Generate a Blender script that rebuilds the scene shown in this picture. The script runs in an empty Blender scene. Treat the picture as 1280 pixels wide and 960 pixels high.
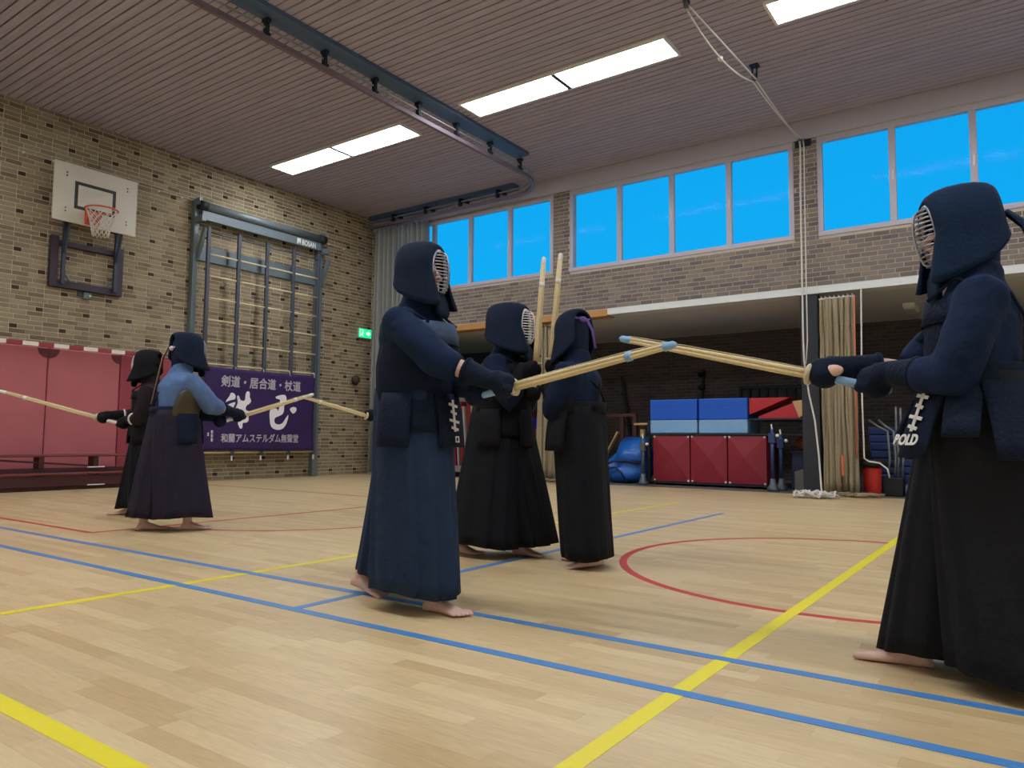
import bpy, bmesh, math, random
from mathutils import Vector, Matrix, noise
random.seed(7)
SC = bpy.context.scene
COL = SC.collection
PI = math.pi
V = Vector

# ------------------------------------------------------------------ camera
FPX = 922.65
YAW, PIT, ROL = math.radians(35.333), math.radians(4.282), math.radians(0.477)
# room axes: +X towards the window wall, +Y along it towards the far brick wall
fwd = V((math.cos(YAW), math.sin(YAW), 0))
right = V((math.sin(YAW), -math.cos(YAW), 0))
look = (fwd * math.cos(PIT) + V((0, 0, math.sin(PIT)))).normalized()
up = right.cross(look)
r2 = right * math.cos(ROL) + up * math.sin(ROL) * 1.0
u2 = up * math.cos(ROL) - right * math.sin(ROL)
CAM = V((0, 0, 0.79))
cd = bpy.data.cameras.new('camera')
cam = bpy.data.objects.new('camera', cd)
COL.objects.link(cam)
cd.sensor_fit = 'HORIZONTAL'
cd.sensor_width = 36.0
cd.lens = FPX / 1280 * 36
cd.clip_start = 0.05
cd.clip_end = 200
M3 = Matrix((r2, u2, -look)).transposed()
cam.matrix_world = Matrix.Translation(CAM) @ M3.to_4x4()
SC.camera = cam

# ------------------------------------------------------------------ world: even dusk-blue sky
w = bpy.data.worlds.new('dusk_sky')
SC.world = w
w.use_nodes = True
nt = w.node_tree
bg = nt.nodes['Background']
bg.inputs['Strength'].default_value = 1.0
tc = nt.nodes.new('ShaderNodeTexCoord')
sep = nt.nodes.new('ShaderNodeSeparateXYZ')
nt.links.new(tc.outputs['Generated'], sep.inputs[0])
rmp = nt.nodes.new('ShaderNodeValToRGB')
rmp.color_ramp.elements[0].position = 0.0
rmp.color_ramp.elements[0].color = (0.008, 0.46, 0.95, 1)
rmp.color_ramp.elements[1].position = 0.6
rmp.color_ramp.elements[1].color = (0.003, 0.33, 0.84, 1)
nt.links.new(sep.outputs['Z'], rmp.inputs[0])
nt.links.new(rmp.outputs[0], bg.inputs['Color'])

LAMP = 27.0          # ceiling panels' brightness
SC.view_settings.view_transform = 'Standard'
SC.view_settings.look = 'None'
SC.view_settings.exposure = 0.0
SC.view_settings.gamma = 1.0
SC.view_settings.use_curve_mapping = False

# ------------------------------------------------------------------ room size
XR, YE, H = 11.75, 12.27, 5.8
XL, YB = -1.6, -8.2
ZL = 3.04            # underside of the lintel over the storage bay
XS = 15.2            # storage back wall
YS0, YS1 = -3.2, 12.6

# ------------------------------------------------------------------ helpers
def s2l(c):
    return tuple(((x / 255) / 12.92 if x / 255 <= .04045 else ((x / 255 + .055) / 1.055) ** 2.4) for x in c)

MATS = {}
def mat(name, rgb, rough=.6, metal=0, var=0.0, vscale=30, bump=0.0, bscale=80, spec=.5, coat=0, stretch=None, attr=False, emis=None):
    """rgb: sRGB 0-255 surface colour; var: brightness variation; bump: fine relief"""
    if name in MATS:
        return MATS[name]
    m = bpy.data.materials.new(name)
    m.use_nodes = True
    t = m.node_tree
    p = t.nodes['Principled BSDF']
    c = s2l(rgb)
    p.inputs['Base Color'].default_value = (*c, 1)
    p.inputs['Roughness'].default_value = rough
    p.inputs['Metallic'].default_value = metal
    p.inputs['Specular IOR Level'].default_value = spec
    p.inputs['Coat Weight'].default_value = coat
    if emis:
        p.inputs['Emission Color'].default_value = (*s2l(emis[0]), 1)
        p.inputs['Emission Strength'].default_value = emis[1]
    src = None
    if attr:
        a = t.nodes.new('ShaderNodeAttribute')
        a.attribute_name = 'Col'
        src = a.outputs['Color']
    if var or bump:
        g = t.nodes.new('ShaderNodeNewGeometry')
        co = g.outputs['Position']
        if stretch:
            mp = t.nodes.new('ShaderNodeMapping')
            mp.inputs['Scale'].default_value = stretch
            t.links.new(co, mp.inputs[0])
            co = mp.outputs[0]
    if var:
        n = t.nodes.new('ShaderNodeTexNoise')
        n.inputs['Scale'].default_value = vscale
        n.inputs['Detail'].default_value = 4
        t.links.new(co, n.inputs['Vector'])
        mr = t.nodes.new('ShaderNodeMapRange')
        mr.inputs[1].default_value = .25
        mr.inputs[2].default_value = .75
        mr.inputs[3].default_value = 1 - var
        mr.inputs[4].default_value = 1 + var
        t.links.new(n.outputs[0], mr.inputs[0])
        mx = t.nodes.new('ShaderNodeVectorMath')
        mx.operation = 'SCALE'
        mx.inputs[0].default_value = c
        if src:
            t.links.new(src, mx.inputs[0])
        t.links.new(mr.outputs[0], mx.inputs['Scale'])
        t.links.new(mx.outputs[0], p.inputs['Base Color'])
    elif src:
        t.links.new(src, p.inputs['Base Color'])
    if bump:
        n2 = t.nodes.new('ShaderNodeTexNoise')
        n2.inputs['Scale'].default_value = bscale
        n2.inputs['Detail'].default_value = 3
        t.links.new(co, n2.inputs['Vector'])
        bp = t.nodes.new('ShaderNodeBump')
        bp.inputs['Strength'].default_value = bump
        bp.inputs['Distance'].default_value = .02
        t.links.new(n2.outputs[0], bp.inputs['Height'])
        t.links.new(bp.outputs[0], p.inputs['Normal'])
    MATS[name] = m
    return m

class MB:
    def __init__(s):
        s.v = []
        s.f = []
    def add(s, vs, fs):
        o = len(s.v)
        s.v += [tuple(x) for x in vs]
        s.f += [tuple(i + o for i in f) for f in fs]
        return s
    def box(s, a, b):
        x0, y0, z0 = a
        x1, y1, z1 = b
        return s.add([(x0, y0, z0), (x1, y0, z0), (x1, y1, z0), (x0, y1, z0), (x0, y0, z1), (x1, y0, z1), (x1, y1, z1), (x0, y1, z1)],
                     [(0, 3, 2, 1), (4, 5, 6, 7), (0, 1, 5, 4), (1, 2, 6, 5), (2, 3, 7, 6), (3, 0, 4, 7)])
    def bar(s, p, q, w, h, upv=(0, 0, 1)):
        p, q = V(p), V(q)
        d = (q - p).normalized()
        u = V(upv)
        if abs(d.dot(u)) > .98:
            u = V((1, 0, 0))
        sd = d.cross(u).normalized() * w / 2
        uu = sd.cross(d).normalized() * h / 2
        vs = [p - sd - uu, p + sd - uu, p + sd + uu, p - sd + uu, q - sd - uu, q + sd - uu, q + sd + uu, q - sd + uu]
        return s.add(vs, [(0, 1, 2, 3), (7, 6, 5, 4), (0, 4, 5, 1), (1, 5, 6, 2), (2, 6, 7, 3), (3, 7, 4, 0)])
    def loft(s, rings, cap=True, closed=True):
        n = len(rings[0])
        vs = [p for r in rings for p in r]
        fs = []
        m = n if closed else n - 1
        for i in range(len(rings) - 1):
            for j in range(m):
                k = (j + 1) % n
                fs.append((i * n + j, i * n + k, (i + 1) * n + k, (i + 1) * n + j))
        if cap:
            fs.append(tuple(range(n))[::-1])
            fs.append(tuple((len(rings) - 1) * n + j for j in range(n)))
        return s.add(vs, fs)
    def tube(s, pts, rad, n=10, cap=True):
        pts = [V(p) for p in pts]
        if not isinstance(rad, (list, tuple)):
            rad = [rad] * len(pts)
        rings = []
        u = None
        for i, p in enumerate(pts):
            d = (pts[min(i + 1, len(pts) - 1)] - pts[max(i - 1, 0)]).normalized()
            if u is None:
                u = d.orthogonal().normalized()
            u = (u - d * u.dot(d)).normalized()
            w_ = d.cross(u)
            r = rad[i]
            ru, rw = r if isinstance(r, tuple) else (r, r)
            rings.append([p + u * math.cos(2 * PI * k / n) * ru + w_ * math.sin(2 * PI * k / n) * rw for k in range(n)])
        return s.loft(rings, cap)
    def ell(s, c, r, n=14, m=8, rot=None):
        c = V(c)
        vs = []
        fs = []
        for i in range(1, m):
            a = PI * i / m
            for j in range(n):
                b = 2 * PI * j / n
                q = V((r[0] * math.sin(a) * math.cos(b), r[1] * math.sin(a) * math.sin(b), r[2] * math.cos(a)))
                if rot:
                    q = rot @ q
                vs.append(c + q)
        tq, bq = V((0, 0, r[2])), V((0, 0, -r[2]))
        if rot:
            tq, bq = rot @ tq, rot @ bq
        vs += [c + tq, c + bq]
        T, B = len(vs) - 2, len(vs) - 1
        for i in range(m - 2):
            for j in range(n):
                k = (j + 1) % n
                fs.append((i * n + j, (i + 1) * n + j, (i + 1) * n + k, i * n + k))
        for j in range(n):
            k = (j + 1) % n
            fs.append((T, j, k))
            fs.append((B, (m - 2) * n + k, (m - 2) * n + j))
        return s.add(vs, fs)
    def lathe(s, prof, n=20, c=(0, 0, 0)):
        c = V(c)
        rings = [[c + V((r * math.cos(2 * PI * k / n), r * math.sin(2 * PI * k / n), z)) for k in range(n)] for r, z in prof]
        return s.loft(rings, True)
    def poly(s, pts, d):
        """flat outline pts (3-D), thickened by vector d"""
        n = len(pts)
        d = V(d)
        vs = [V(p) for p in pts] + [V(p) + d for p in pts]
        return s.add(vs, [tuple(range(n))[::-1], tuple(range(n, 2 * n))] + [(i, (i + 1) % n, n + (i + 1) % n, n + i) for i in range(n)])
    def mesh(s, name, smooth=False, fix=True):
        me = bpy.data.meshes.new(name)
        me.from_pydata(s.v, [], s.f)
        if fix:
            bm = bmesh.new()
            bm.from_mesh(me)
            bmesh.ops.recalc_face_normals(bm, faces=bm.faces)
            bm.to_mesh(me)
            bm.free()
        if smooth:
            me.polygons.foreach_set('use_smooth', [True] * len(me.polygons))
        me.update()
        return me

def link(name, me, m=None, parent=None):
    o = bpy.data.objects.new(name, me)
    COL.objects.link(o)
    if m and me and not me.materials:
        me.materials.append(m)
    if parent:
        o.parent = parent
    return o

def ob(name, b, m, parent=None, smooth=False, bevel=0, solid=0, sub=0, flat_angle=None):
    o = link(name, b.mesh(name, smooth), m, parent)
    if solid:
        md = o.modifiers.new('thickness', 'SOLIDIFY')
        md.thickness = solid
        md.offset = 0
    if bevel:
        md = o.modifiers.new('bevel', 'BEVEL')
        md.width = bevel
        md.segments = 2
        md.limit_method = 'ANGLE'
    if sub:
        md = o.modifiers.new('sub', 'SUBSURF')
        md.levels = sub
        md.render_levels = sub
    return o

def tag(o, label, cat, group=None, kind=None):
    o['label'] = label
    o['category'] = cat
    if group:
        o['group'] = group
    if kind:
        o['kind'] = kind
    return o

def struct(o, label=None, cat=None):
    o['kind'] = 'structure'
    if label:
        o['label'] = label
    if cat:
        o['category'] = cat
    return o

def empty(name, loc=(0, 0, 0), rz=0, label=None, cat=None, group=None):
    o = bpy.data.objects.new(name, None)
    o.empty_display_size = .1
    COL.objects.link(o)
    o.location = loc
    o.rotation_euler = (0, 0, rz)
    if label:
        tag(o, label, cat, group)
    return o

def remesh(b, voxel, it=4, name='m'):
    t = link('tmp', b.mesh('tmp', fix=True))
    r = t.modifiers.new('r', 'REMESH')
    r.mode = 'VOXEL'
    r.voxel_size = voxel
    if it:
        sm = t.modifiers.new('s', 'SMOOTH')
        sm.factor = .5
        sm.iterations = it
    dg = bpy.context.evaluated_depsgraph_get()
    me = bpy.data.meshes.new_from_object(t.evaluated_get(dg))
    me.name = name
    old = t.data
    bpy.data.objects.remove(t)
    bpy.data.meshes.remove(old)
    me.polygons.foreach_set('use_smooth', [True] * len(me.polygons))
    return me

def text_mesh(s, size, thick=.0, ext=.001, align='LEFT', spacing=1.0):
    cu = bpy.data.curves.new('lettering', 'FONT')
    cu.body = s
    cu.size = size
    cu.extrude = ext
    cu.offset = thick
    cu.align_x = align
    cu.space_character = spacing
    t = link('tmp', cu)
    dg = bpy.context.evaluated_depsgraph_get()
    me = bpy.data.meshes.new_from_object(t.evaluated_get(dg))
    me.name = 'lettering'
    bpy.data.objects.remove(t)
    return me

def setcol(me, rgb_lin):
    a = me.color_attributes.new('Col', 'FLOAT_COLOR', 'CORNER')
    a.data.foreach_set('color', list((*rgb_lin, 1.0)) * len(a.data))

def in_view(p):
    d = V(p) - CAM
    z = d.dot(look)
    if z < .3:
        return None
    x = 640 + FPX * d.dot(r2) / z
    y = 480 - FPX * d.dot(u2) / z
    return (x, y, z) if -10 < x < 1290 and -10 < y < 970 else None

def pieces(name, cells, axis_mesh, colfn, m, parent, nmax=300):
    """cells: list of (min, max, colour index). The nmax nearest in view become objects that share mesh data; the rest is one joined part"""
    rank = []
    for i, (a, b, c) in enumerate(cells):
        p = [(a[k] + b[k]) / 2 for k in range(3)]
        q = in_view(p)
        if q:
            rank.append((q[2], i))
    rank.sort()
    own = set(i for _, i in rank[:nmax])
    protos = {}
    rest = MB()
    rc = []
    for i, (a, b, c) in enumerate(cells):
        if i in own:
            if c not in protos:
                pm = MB().box((-.5, -.5, -.5), (.5, .5, .5)).mesh(name)
                setcol(pm, colfn(c))
                pm.materials.append(m)
                protos[c] = pm
            o = link(name, protos[c], None, parent)
            o.location = [(a[k] + b[k]) / 2 for k in range(3)]
            o.scale = [b[k] - a[k] for k in range(3)]
        else:
            rest.box(a, b)
            rc.append(c)
    if rest.v:
        me = rest.mesh(name + '_field', fix=False)
        at = me.color_attributes.new('Col', 'FLOAT_COLOR', 'CORNER')
        buf = []
        for c in rc:
            buf += list((*colfn(c), 1.0)) * 24
        at.data.foreach_set('color', buf)
        o = link(name + '_field', me, m, parent)
        o['kind'] = 'stuff'

# ------------------------------------------------------------------ materials
M_mortar = mat('mortar', (206, 196, 168), .9, var=.08, vscale=25, bump=.3, bscale=120)
M_mortar_g = mat('mortar_grey', (178, 170, 156), .9, var=.08, vscale=25)
M_brick = mat('brick', (150, 130, 95), .85, var=.16, vscale=60, bump=.4, bscale=160, attr=True, spec=.2)
M_plank = mat('floor_plank', (205, 170, 120), .34, var=.1, vscale=9, attr=True, stretch=(9, 1.2, 1), spec=.45)
M_ceil = mat('ceiling_plank', (168, 160, 173), .75, var=.14, vscale=3, stretch=(12, .6, 1), spec=.2)
M_ceilback = mat('ceiling_back', (26, 20, 20), .9)
M_plaster = mat('plaster', (226, 224, 220), .9, var=.06, vscale=4)
M_dark = mat('dark_metal', (32, 38, 46), .5, .3)
M_grey = mat('grey_steel', (84, 92, 98), .45, .35, var=.05)
M_greyd = mat('dark_grey_steel', (58, 64, 74), .5, .3)
M_white = mat('white_paint', (222, 222, 214), .6, var=.03, vscale=8)
M_frame = mat('window_frame', (172, 168, 178), .5, var=.03)
M_lintel = mat('white_lintel', (205, 208, 205), .6, var=.03)
M_wood = mat('wood_light', (196, 160, 108), .6, var=.12, vscale=6, stretch=(1, 1, 12))
M_lint_w = mat('wood_lintel', (176, 128, 72), .6, var=.12, vscale=8, stretch=(4, .6, 8))
M_black = mat('black_rubber', (14, 14, 16), .6)
M_rope = mat('white_rope', (205, 200, 190), .9, var=.1, vscale=150, bump=.3, bscale=300)
M_blue = mat('blue_vinyl', (12, 84, 190), .45, var=.05)
M_red = mat('red_vinyl', (178, 32, 44), .45, var=.06)
M_line_y = mat('yellow_line', (228, 212, 38), .4, var=.03)
M_line_b = mat('blue_line', (70, 128, 188), .4, var=.08)
M_line_r = mat('red_line', (190, 56, 44), .4, var=.05)

# ================================================================== SETTING
# ---- floor
floor = struct(ob('floor', MB().box((XL, YB, -.12), (XS, YS1, -.004)), mat('subfloor', (110, 88, 60), .8)), 'wood-strip sports floor with coloured court lines', 'floor')
PAL_F = [s2l(c) for c in [(206, 182, 137), (201, 176, 131), (197, 171, 126), (204, 179, 135), (211, 188, 143), (192, 165, 120), (206, 181, 137), (199, 174, 130)]]
cells = []
PW = .072
i = 0
x = XL
while x < XR - .01:
    y = YB + random.uniform(-.6, 0)
    x1 = min(x + PW, XR)
    while y < YE:
        L = random.choice([.36, .48, .48, .6, .72])
        y1 = min(y + L, YE)
        cells.append(((x + .0002, max(y, YB) + .0002, -.004), (x1 - .0002, y1 - .0002, 0), random.randrange(8)))
        y = y1 + (1e-6 if y1 < YE else 1)
    x = x1
pieces('floor_plank', cells, None, lambda c: PAL_F[c], M_plank, floor)
# storage bay floor
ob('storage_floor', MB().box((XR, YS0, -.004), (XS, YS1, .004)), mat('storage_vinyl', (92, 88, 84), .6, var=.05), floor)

def court_line(a, b, wdt, m, z):
    o = ob('court_line', MB().bar((a[0], a[1], z / 2), (b[0], b[1], z / 2), wdt, z), m, floor)
    return o
def court_arc(c, r, wdt, m, z, a0=0, a1=2 * PI):
    n = 96
    mb = MB()
    ri, ro = r - wdt / 2, r + wdt / 2
    vs = []
    for k in range(n + 1):
        a = a0 + (a1 - a0) * k / n
        for rr in (ri, ro):
            for zz in (0.0002, z):
                vs.append((c[0] + rr * math.cos(a), c[1] + rr * math.sin(a), zz))
    fs = []
    for k in range(n):
        p, q = k * 4, k * 4 + 4
        fs += [(p + 1, p + 3, q + 3, q + 1), (p, p + 1, q + 1, q), (p + 3, p + 2, q + 2, q + 3)]
    mb.add(vs, fs)
    return ob('court_line', mb, m, floor)
court_line((-1.2, .95), (9.2, .95), .058, M_line_y, .0012)
court_line((-1.2, 3.77), (9.05, 3.77), .058, M_line_y, .0012)
court_line((.965, -5), (.965, 3.74), .062, M_line_y, .0014)
court_line((2.255, -6), (2.255, 9.4), .05, M_line_b, .0016)
court_line((2.69, -6), (2.69, 9.4), .05, M_line_b, .0016)
court_line((2.28, 2.83), (8.0, 2.83), .05, M_line_b, .0014)
court_arc((5.06, .92), 1.46, .05, M_line_r, .001)
court_arc((5.06, 6.33), 1.46, .045, M_line_r, .001, PI, 2 * PI)
court_line((3.0, 6.33), (3.0, 12.1), .05, M_line_r, .001)
court_line((3.0, 6.33), (7.12, 6.33), .05, M_line_r, .0011)
court_line((7.12, 6.33), (7.12, 12.1), .05, M_line_r, .001)

# ---- ceiling of narrow planks
ceiling = struct(ob('ceiling', MB().box((XL - .2, YB - .2, H + .03), (XR + .25, YE + .2, H + .2)), M_ceilback), 'low brown ceiling of narrow timber planks', 'ceiling')
pm = MB().box((-.5, -.5, -.5), (.5, .5, .5)).mesh('ceiling_plank')
pm.materials.append(M_ceil)
x = XL
PITCH = .118
while x < XR:
    o = link('ceiling_plank', pm, None, ceiling)
    ww = min(.098, XR - x)
    o.location = (x + ww / 2, (YB + YE) / 2, H + .0125 + random.uniform(-.001, .001))
    o.scale = (ww, YE - YB, .025)
    x += PITCH

# ---- end wall (brick)
CH, BL, J = .0718, .226, .0135
PAL_B = [s2l(c) for c in [(146, 131, 104), (137, 122, 96), (153, 138, 112), (128, 112, 88), (144, 128, 106), (138, 122, 102), (156, 142, 114), (122, 105, 84), (62, 46, 36), (116, 98, 80)]]
wall_left = struct(ob('wall_left', MB().box((XL - .2, YE, -.1), (XR + .25, YE + .25, H + .05)), M_mortar), 'tan brick end wall with scattered dark headers', 'wall')
cells = []
nrow = int(H / CH)
for r in range(nrow + 1):
    z0, z1 = r * CH + J / 2, min((r + 1) * CH - J / 2, H)
    if z1 - z0 < .01:
        continue
    if r % 4 == 1:
        x = XL - (.339 if (r // 4) % 2 else 0)
        k = 0
        while x < XR:
            L = BL / 2 if k % 2 == 0 else BL
            c = 8 if k % 4 == 0 else random.choice([0, 1, 2, 3, 4, 5, 6])
            a, b = max(x, XL), min(x + L - J, XR)
            if b - a > .02:
                cells.append(((a, YE - .006 - random.random() * .002, z0), (b, YE + .01, z1), c))
            x += L
            k += 1
    else:
        x = XL - (BL / 2 if r % 2 else 0) - (BL / 4 if r % 4 == 3 else 0)
        while x < XR:
            a, b = max(x, XL), min(x + BL - J, XR)
            c = random.choice([0, 0, 1, 2, 3, 4, 5, 6, 6, 7, 9, 1, 2])
            if b - a > .02:
                cells.append(((a, YE - .006 - random.random() * .002, z0), (b, YE + .01, z1), c))
            x += BL
pieces('brick', cells, None, lambda c: PAL_B[c], M_brick, wall_left)

# ---- window wall (brick above a wide storage opening)
OP0, OP1 = -3.0, 10.3
WZ0, WZ1 = 3.92, 5.46
WINS = [(7.38, 11.45), (2.95, 7.02), (-1.48, 2.60), (-5.91, -1.83)]
wb = MB()
T = .24
wb.box((XR, OP0, ZL + .001), (XR + T, OP1, WZ0))
wb.box((XR, OP1, -.1), (XR + T, YE + .2, WZ0))
wb.box((XR, YB - .2, -.1), (XR + T, OP0, WZ0))
edges = [YE + .2] + [e for a, b in WINS for e in (b, a)] + [YB - .2]
for k in range(0, len(edges), 2):
    wb.box((XR, edges[k + 1], WZ0), (XR + T, edges[k], WZ1))
wb.box((XR, YB - .2, WZ1), (XR + T, YE + .2, H + .05))
wall_right = struct(ob('wall_right', wb, M_mortar_g), 'brown brick wall with a band of windows above the storage bay', 'wall')
PAL_R = [s2l(c) for c in [(126, 116, 107), (118, 109, 102), (135, 125, 113), (110, 99, 92), (122, 112, 108), (130, 118, 104), (105, 96, 94), (138, 127, 112)]]
cells = []
for r in range(int(ZL / CH) - 41, int(H / CH) + 1):
    z0, z1 = r * CH + J / 2, (r + 1) * CH - J / 2
    y = YB - (BL / 2 if r % 2 else 0) - random.choice([0, 0, BL / 4])
    while y < YE:
        spans = [(y, min(y + BL - J, YE))]
        mid = (z0 + z1) / 2
        if WZ0 - .03 < mid:
            if mid > 5.5:
                spans = []
            for a, b in WINS:
                ns = []
                for s0, s1 in spans:
                    if s1 <= a or s0 >= b:
                        ns.append((s0, s1))
                    else:
                        if s0 < a:
                            ns.append((s0, a))
                        if s1 > b:
                            ns.append((b, s1))
                spans = ns
        if mid < ZL + .12:
            ns = []
            for s0, s1 in spans:
                if s1 <= OP0 or s0 >= OP1:
                    ns.append((s0, s1))
                else:
                    if s0 < OP0:
                        ns.append((s0, OP0))
                    if s1 > OP1:
                        ns.append((OP1, s1))
            spans = ns
        for s0, s1 in spans:
            s0 = max(s0, YB)
            if s1 - s0 > .03:
                cells.append(((XR - .006 - random.random() * .002, s0, z0), (XR + .01, s1, z1), random.randrange(8)))
        y += BL
pieces('brick', cells, None, lambda c: PAL_R[c], M_brick, wall_right)

# walls behind the camera
struct(ob('wall_front', MB().box((XL - .2, YB - .25, -.1), (XR + .25, YB, H + .05)), M_plaster), 'plain plastered wall behind the camera', 'wall')
struct(ob('wall_side', MB().box((XL - .25, YB - .2, -.1), (XL, YE + .2, H + .05)), M_plaster), 'plain plastered long wall facing the windows', 'wall')

# fascia above the windows and lintel
struct(ob('trim_1', MB().box((XR - .02, YB, WZ1 + .03), (XR - .001, YE, H - .001)), M_frame, bevel=.004), 'grey fascia board above the windows', 'trim')
struct(ob('trim_2', MB().box((XR - .03, OP0, ZL), (XR + T + .02, 6.22, ZL + .115)), M_lintel, bevel=.006), 'long white steel lintel over the storage bay', 'lintel')
struct(ob('trim_3', MB().box((XR - .03, 6.22, ZL - .02), (XR + T + .02, OP1, ZL + .1)), M_lint_w, bevel=.006), 'brown timber lintel next to the white one', 'lintel')

# ---- windows
M_glass = bpy.data.materials.new('window_glass')
M_glass.use_nodes = True
t = M_glass.node_tree
t.nodes.remove(t.nodes['Principled BSDF'])
tr = t.nodes.new('ShaderNodeBsdfTransparent')
gl = t.nodes.new('ShaderNodeBsdfGlossy')
gl.inputs['Roughness'].default_value = .02
mx = t.nodes.new('ShaderNodeMixShader')
mx.inputs[0].default_value = .0004
t.links.new(tr.outputs[0], mx.inputs[1])
t.links.new(gl.outputs[0], mx.inputs[2])
t.links.new(mx.outputs[0], t.nodes['Material Output'].inputs[0])
M_handle = mat('window_handle', (190, 186, 184), .4, .3)
wl = ['high four-pane window in the far corner, partly behind the pale curtain', 'high four-pane window between the two brick piers', 'high four-pane window nearest the right edge, behind the right fighter', 'high window further along the wall out to the right']
for k, (a, b) in enumerate(WINS):
    wd = empty('window_%d' % (k + 1), (XR, (a + b) / 2, WZ0))
    struct(wd, wl[k], 'window')
    hw = (b - a) / 2
    hh = WZ1 - WZ0
    fr = MB()
    F = .075
    fr.box((-.02, -hw, 0), (.07, hw, F)).box((-.02, -hw, hh - F), (.07, hw, hh)).box((-.02, -hw, F), (.07, -hw + F, hh - F)).box((-.02, hw - F, F), (.07, hw, hh - F))
    ob('frame', fr, M_frame, wd, bevel=.006)
    pw = (2 * hw - 2 * F - 3 * .09) / 4
    for j in range(4):
        y0 = -hw + F + j * (pw + .09)
        if j < 3:
            ml = ob('mullion', MB().box((-.012, y0 + pw, F), (.065, y0 + pw + .09, hh - F)), M_frame, wd, bevel=.005)
            ob('window_handle', MB().box((-.03, y0 + pw + .03, hh * .44), (-.013, y0 + pw + .05, hh * .54)), M_handle, ml)
        ob('window_pane', MB().box((.03, y0, F), (.036, y0 + pw, hh - F)), M_glass, wd)

# ---- storage bay shell
M_sbrick = bpy.data.materials.new('storage_brick')
M_sbrick.use_nodes = True
t = M_sbrick.node_tree
p = t.nodes['Principled BSDF']
p.inputs['Roughness'].default_value = .9
bt = t.nodes.new('ShaderNodeTexBrick')
g = t.nodes.new('ShaderNodeNewGeometry')
sp = t.nodes.new('ShaderNodeSeparateXYZ')
ad = t.nodes.new('ShaderNodeMath')
cb = t.nodes.new('ShaderNodeCombineXYZ')
t.links.new(g.outputs['Position'], sp.inputs[0])
t.links.new(sp.outputs[0], ad.inputs[0])
t.links.new(sp.outputs[1], ad.inputs[1])
t.links.new(ad.outputs[0], cb.inputs[0])
t.links.new(sp.outputs[2], cb.inputs[1])
t.links.new(cb.outputs[0], bt.inputs['Vector'])
bt.inputs['Scale'].default_value = 1
bt.inputs['Brick Width'].default_value = BL
bt.inputs['Row Height'].default_value = CH
bt.inputs['Mortar Size'].default_value = .006
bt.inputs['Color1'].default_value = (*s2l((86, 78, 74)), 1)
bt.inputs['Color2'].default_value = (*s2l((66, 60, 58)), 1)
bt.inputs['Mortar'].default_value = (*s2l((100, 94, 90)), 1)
t.links.new(bt.outputs['Color'], p.inputs['Base Color'])
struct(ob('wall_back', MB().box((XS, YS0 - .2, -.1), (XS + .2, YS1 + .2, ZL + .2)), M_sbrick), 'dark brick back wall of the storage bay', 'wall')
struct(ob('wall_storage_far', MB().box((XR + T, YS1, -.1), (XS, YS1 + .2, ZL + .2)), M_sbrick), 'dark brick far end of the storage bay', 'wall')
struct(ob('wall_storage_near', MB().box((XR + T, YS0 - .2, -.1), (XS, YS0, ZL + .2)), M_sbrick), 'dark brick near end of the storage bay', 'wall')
struct(ob('ceiling_storage', MB().box((XR + T, YS0 - .2, ZL + .005), (XS + .2, YS1 + .2, ZL + .15)), mat('storage_ceiling', (196, 196, 192), .8, var=.05, vscale=3)), 'flat grey ceiling of the storage bay', 'ceiling')
# dark column in the opening
c = empty('column', (XR + .13, 2.77, 0))
struct(c, 'dark steel column carrying the white lintel', 'column')
ob('shaft', MB().box((-.13, -.13, .02), (.13, .13, ZL - .001)), mat('column_paint', (30, 34, 42), .6, var=.05), c, bevel=.01)
ob('base_plate', MB().box((-.16, -.16, .004), (.16, .16, .02)), M_dark, c)

# ================================================================== CEILING FITTINGS
M_lamp = mat('lamp_diffuser', (255, 255, 255), .5, emis=((244, 248, 255), LAMP))
LIGHTS_Y = [9.72, 5.22, .72, -3.78, -7.0]
lab = {(8.5, 9.72): 'recessed twin-panel ceiling light nearest the far brick wall',
       (8.5, 5.22): 'recessed twin-panel ceiling light in the middle of the row above the fighters',
       (8.5, .72): 'recessed twin-panel ceiling light cut by the top edge, right of the rope'}
for lx in (8.5, 1.7):
    for ly in LIGHTS_Y[:4]:
        l = empty('ceiling_light', (lx, ly, H - .035), 0, lab.get((lx, ly), 'twin-panel ceiling light %s, %s' % ('above the window side' if lx > 5 else 'of the row away from the windows', {9.72: 'nearest the far brick wall', 5.22: 'second from the far brick wall', .72: 'third from the far brick wall', -3.78: 'farthest from the far brick wall'}[ly])), 'ceiling light', 'ceiling lights' )
        fb = MB()
        fb.box((-.27, -1.65, 0), (-.235, 1.65, .035)).box((.235, -1.65, 0), (.27, 1.65, .035)).box((-.235, -1.65, 0), (.235, -1.615, .035)).box((-.235, 1.615, 0), (.235, 1.65, .035))
        ob('divider', MB().box((-.235, -.03, -.006), (.235, .03, .035)), M_greyd, l)
        ob('housing', fb, M_white, l)
        ob('diffuser', MB().box((-.234, .021, .008), (.234, 1.614, .03)), M_lamp, l)
        ob('diffuser', MB().box((-.234, -1.614, .008), (.234, -.021, .03)), M_lamp, l)

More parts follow.
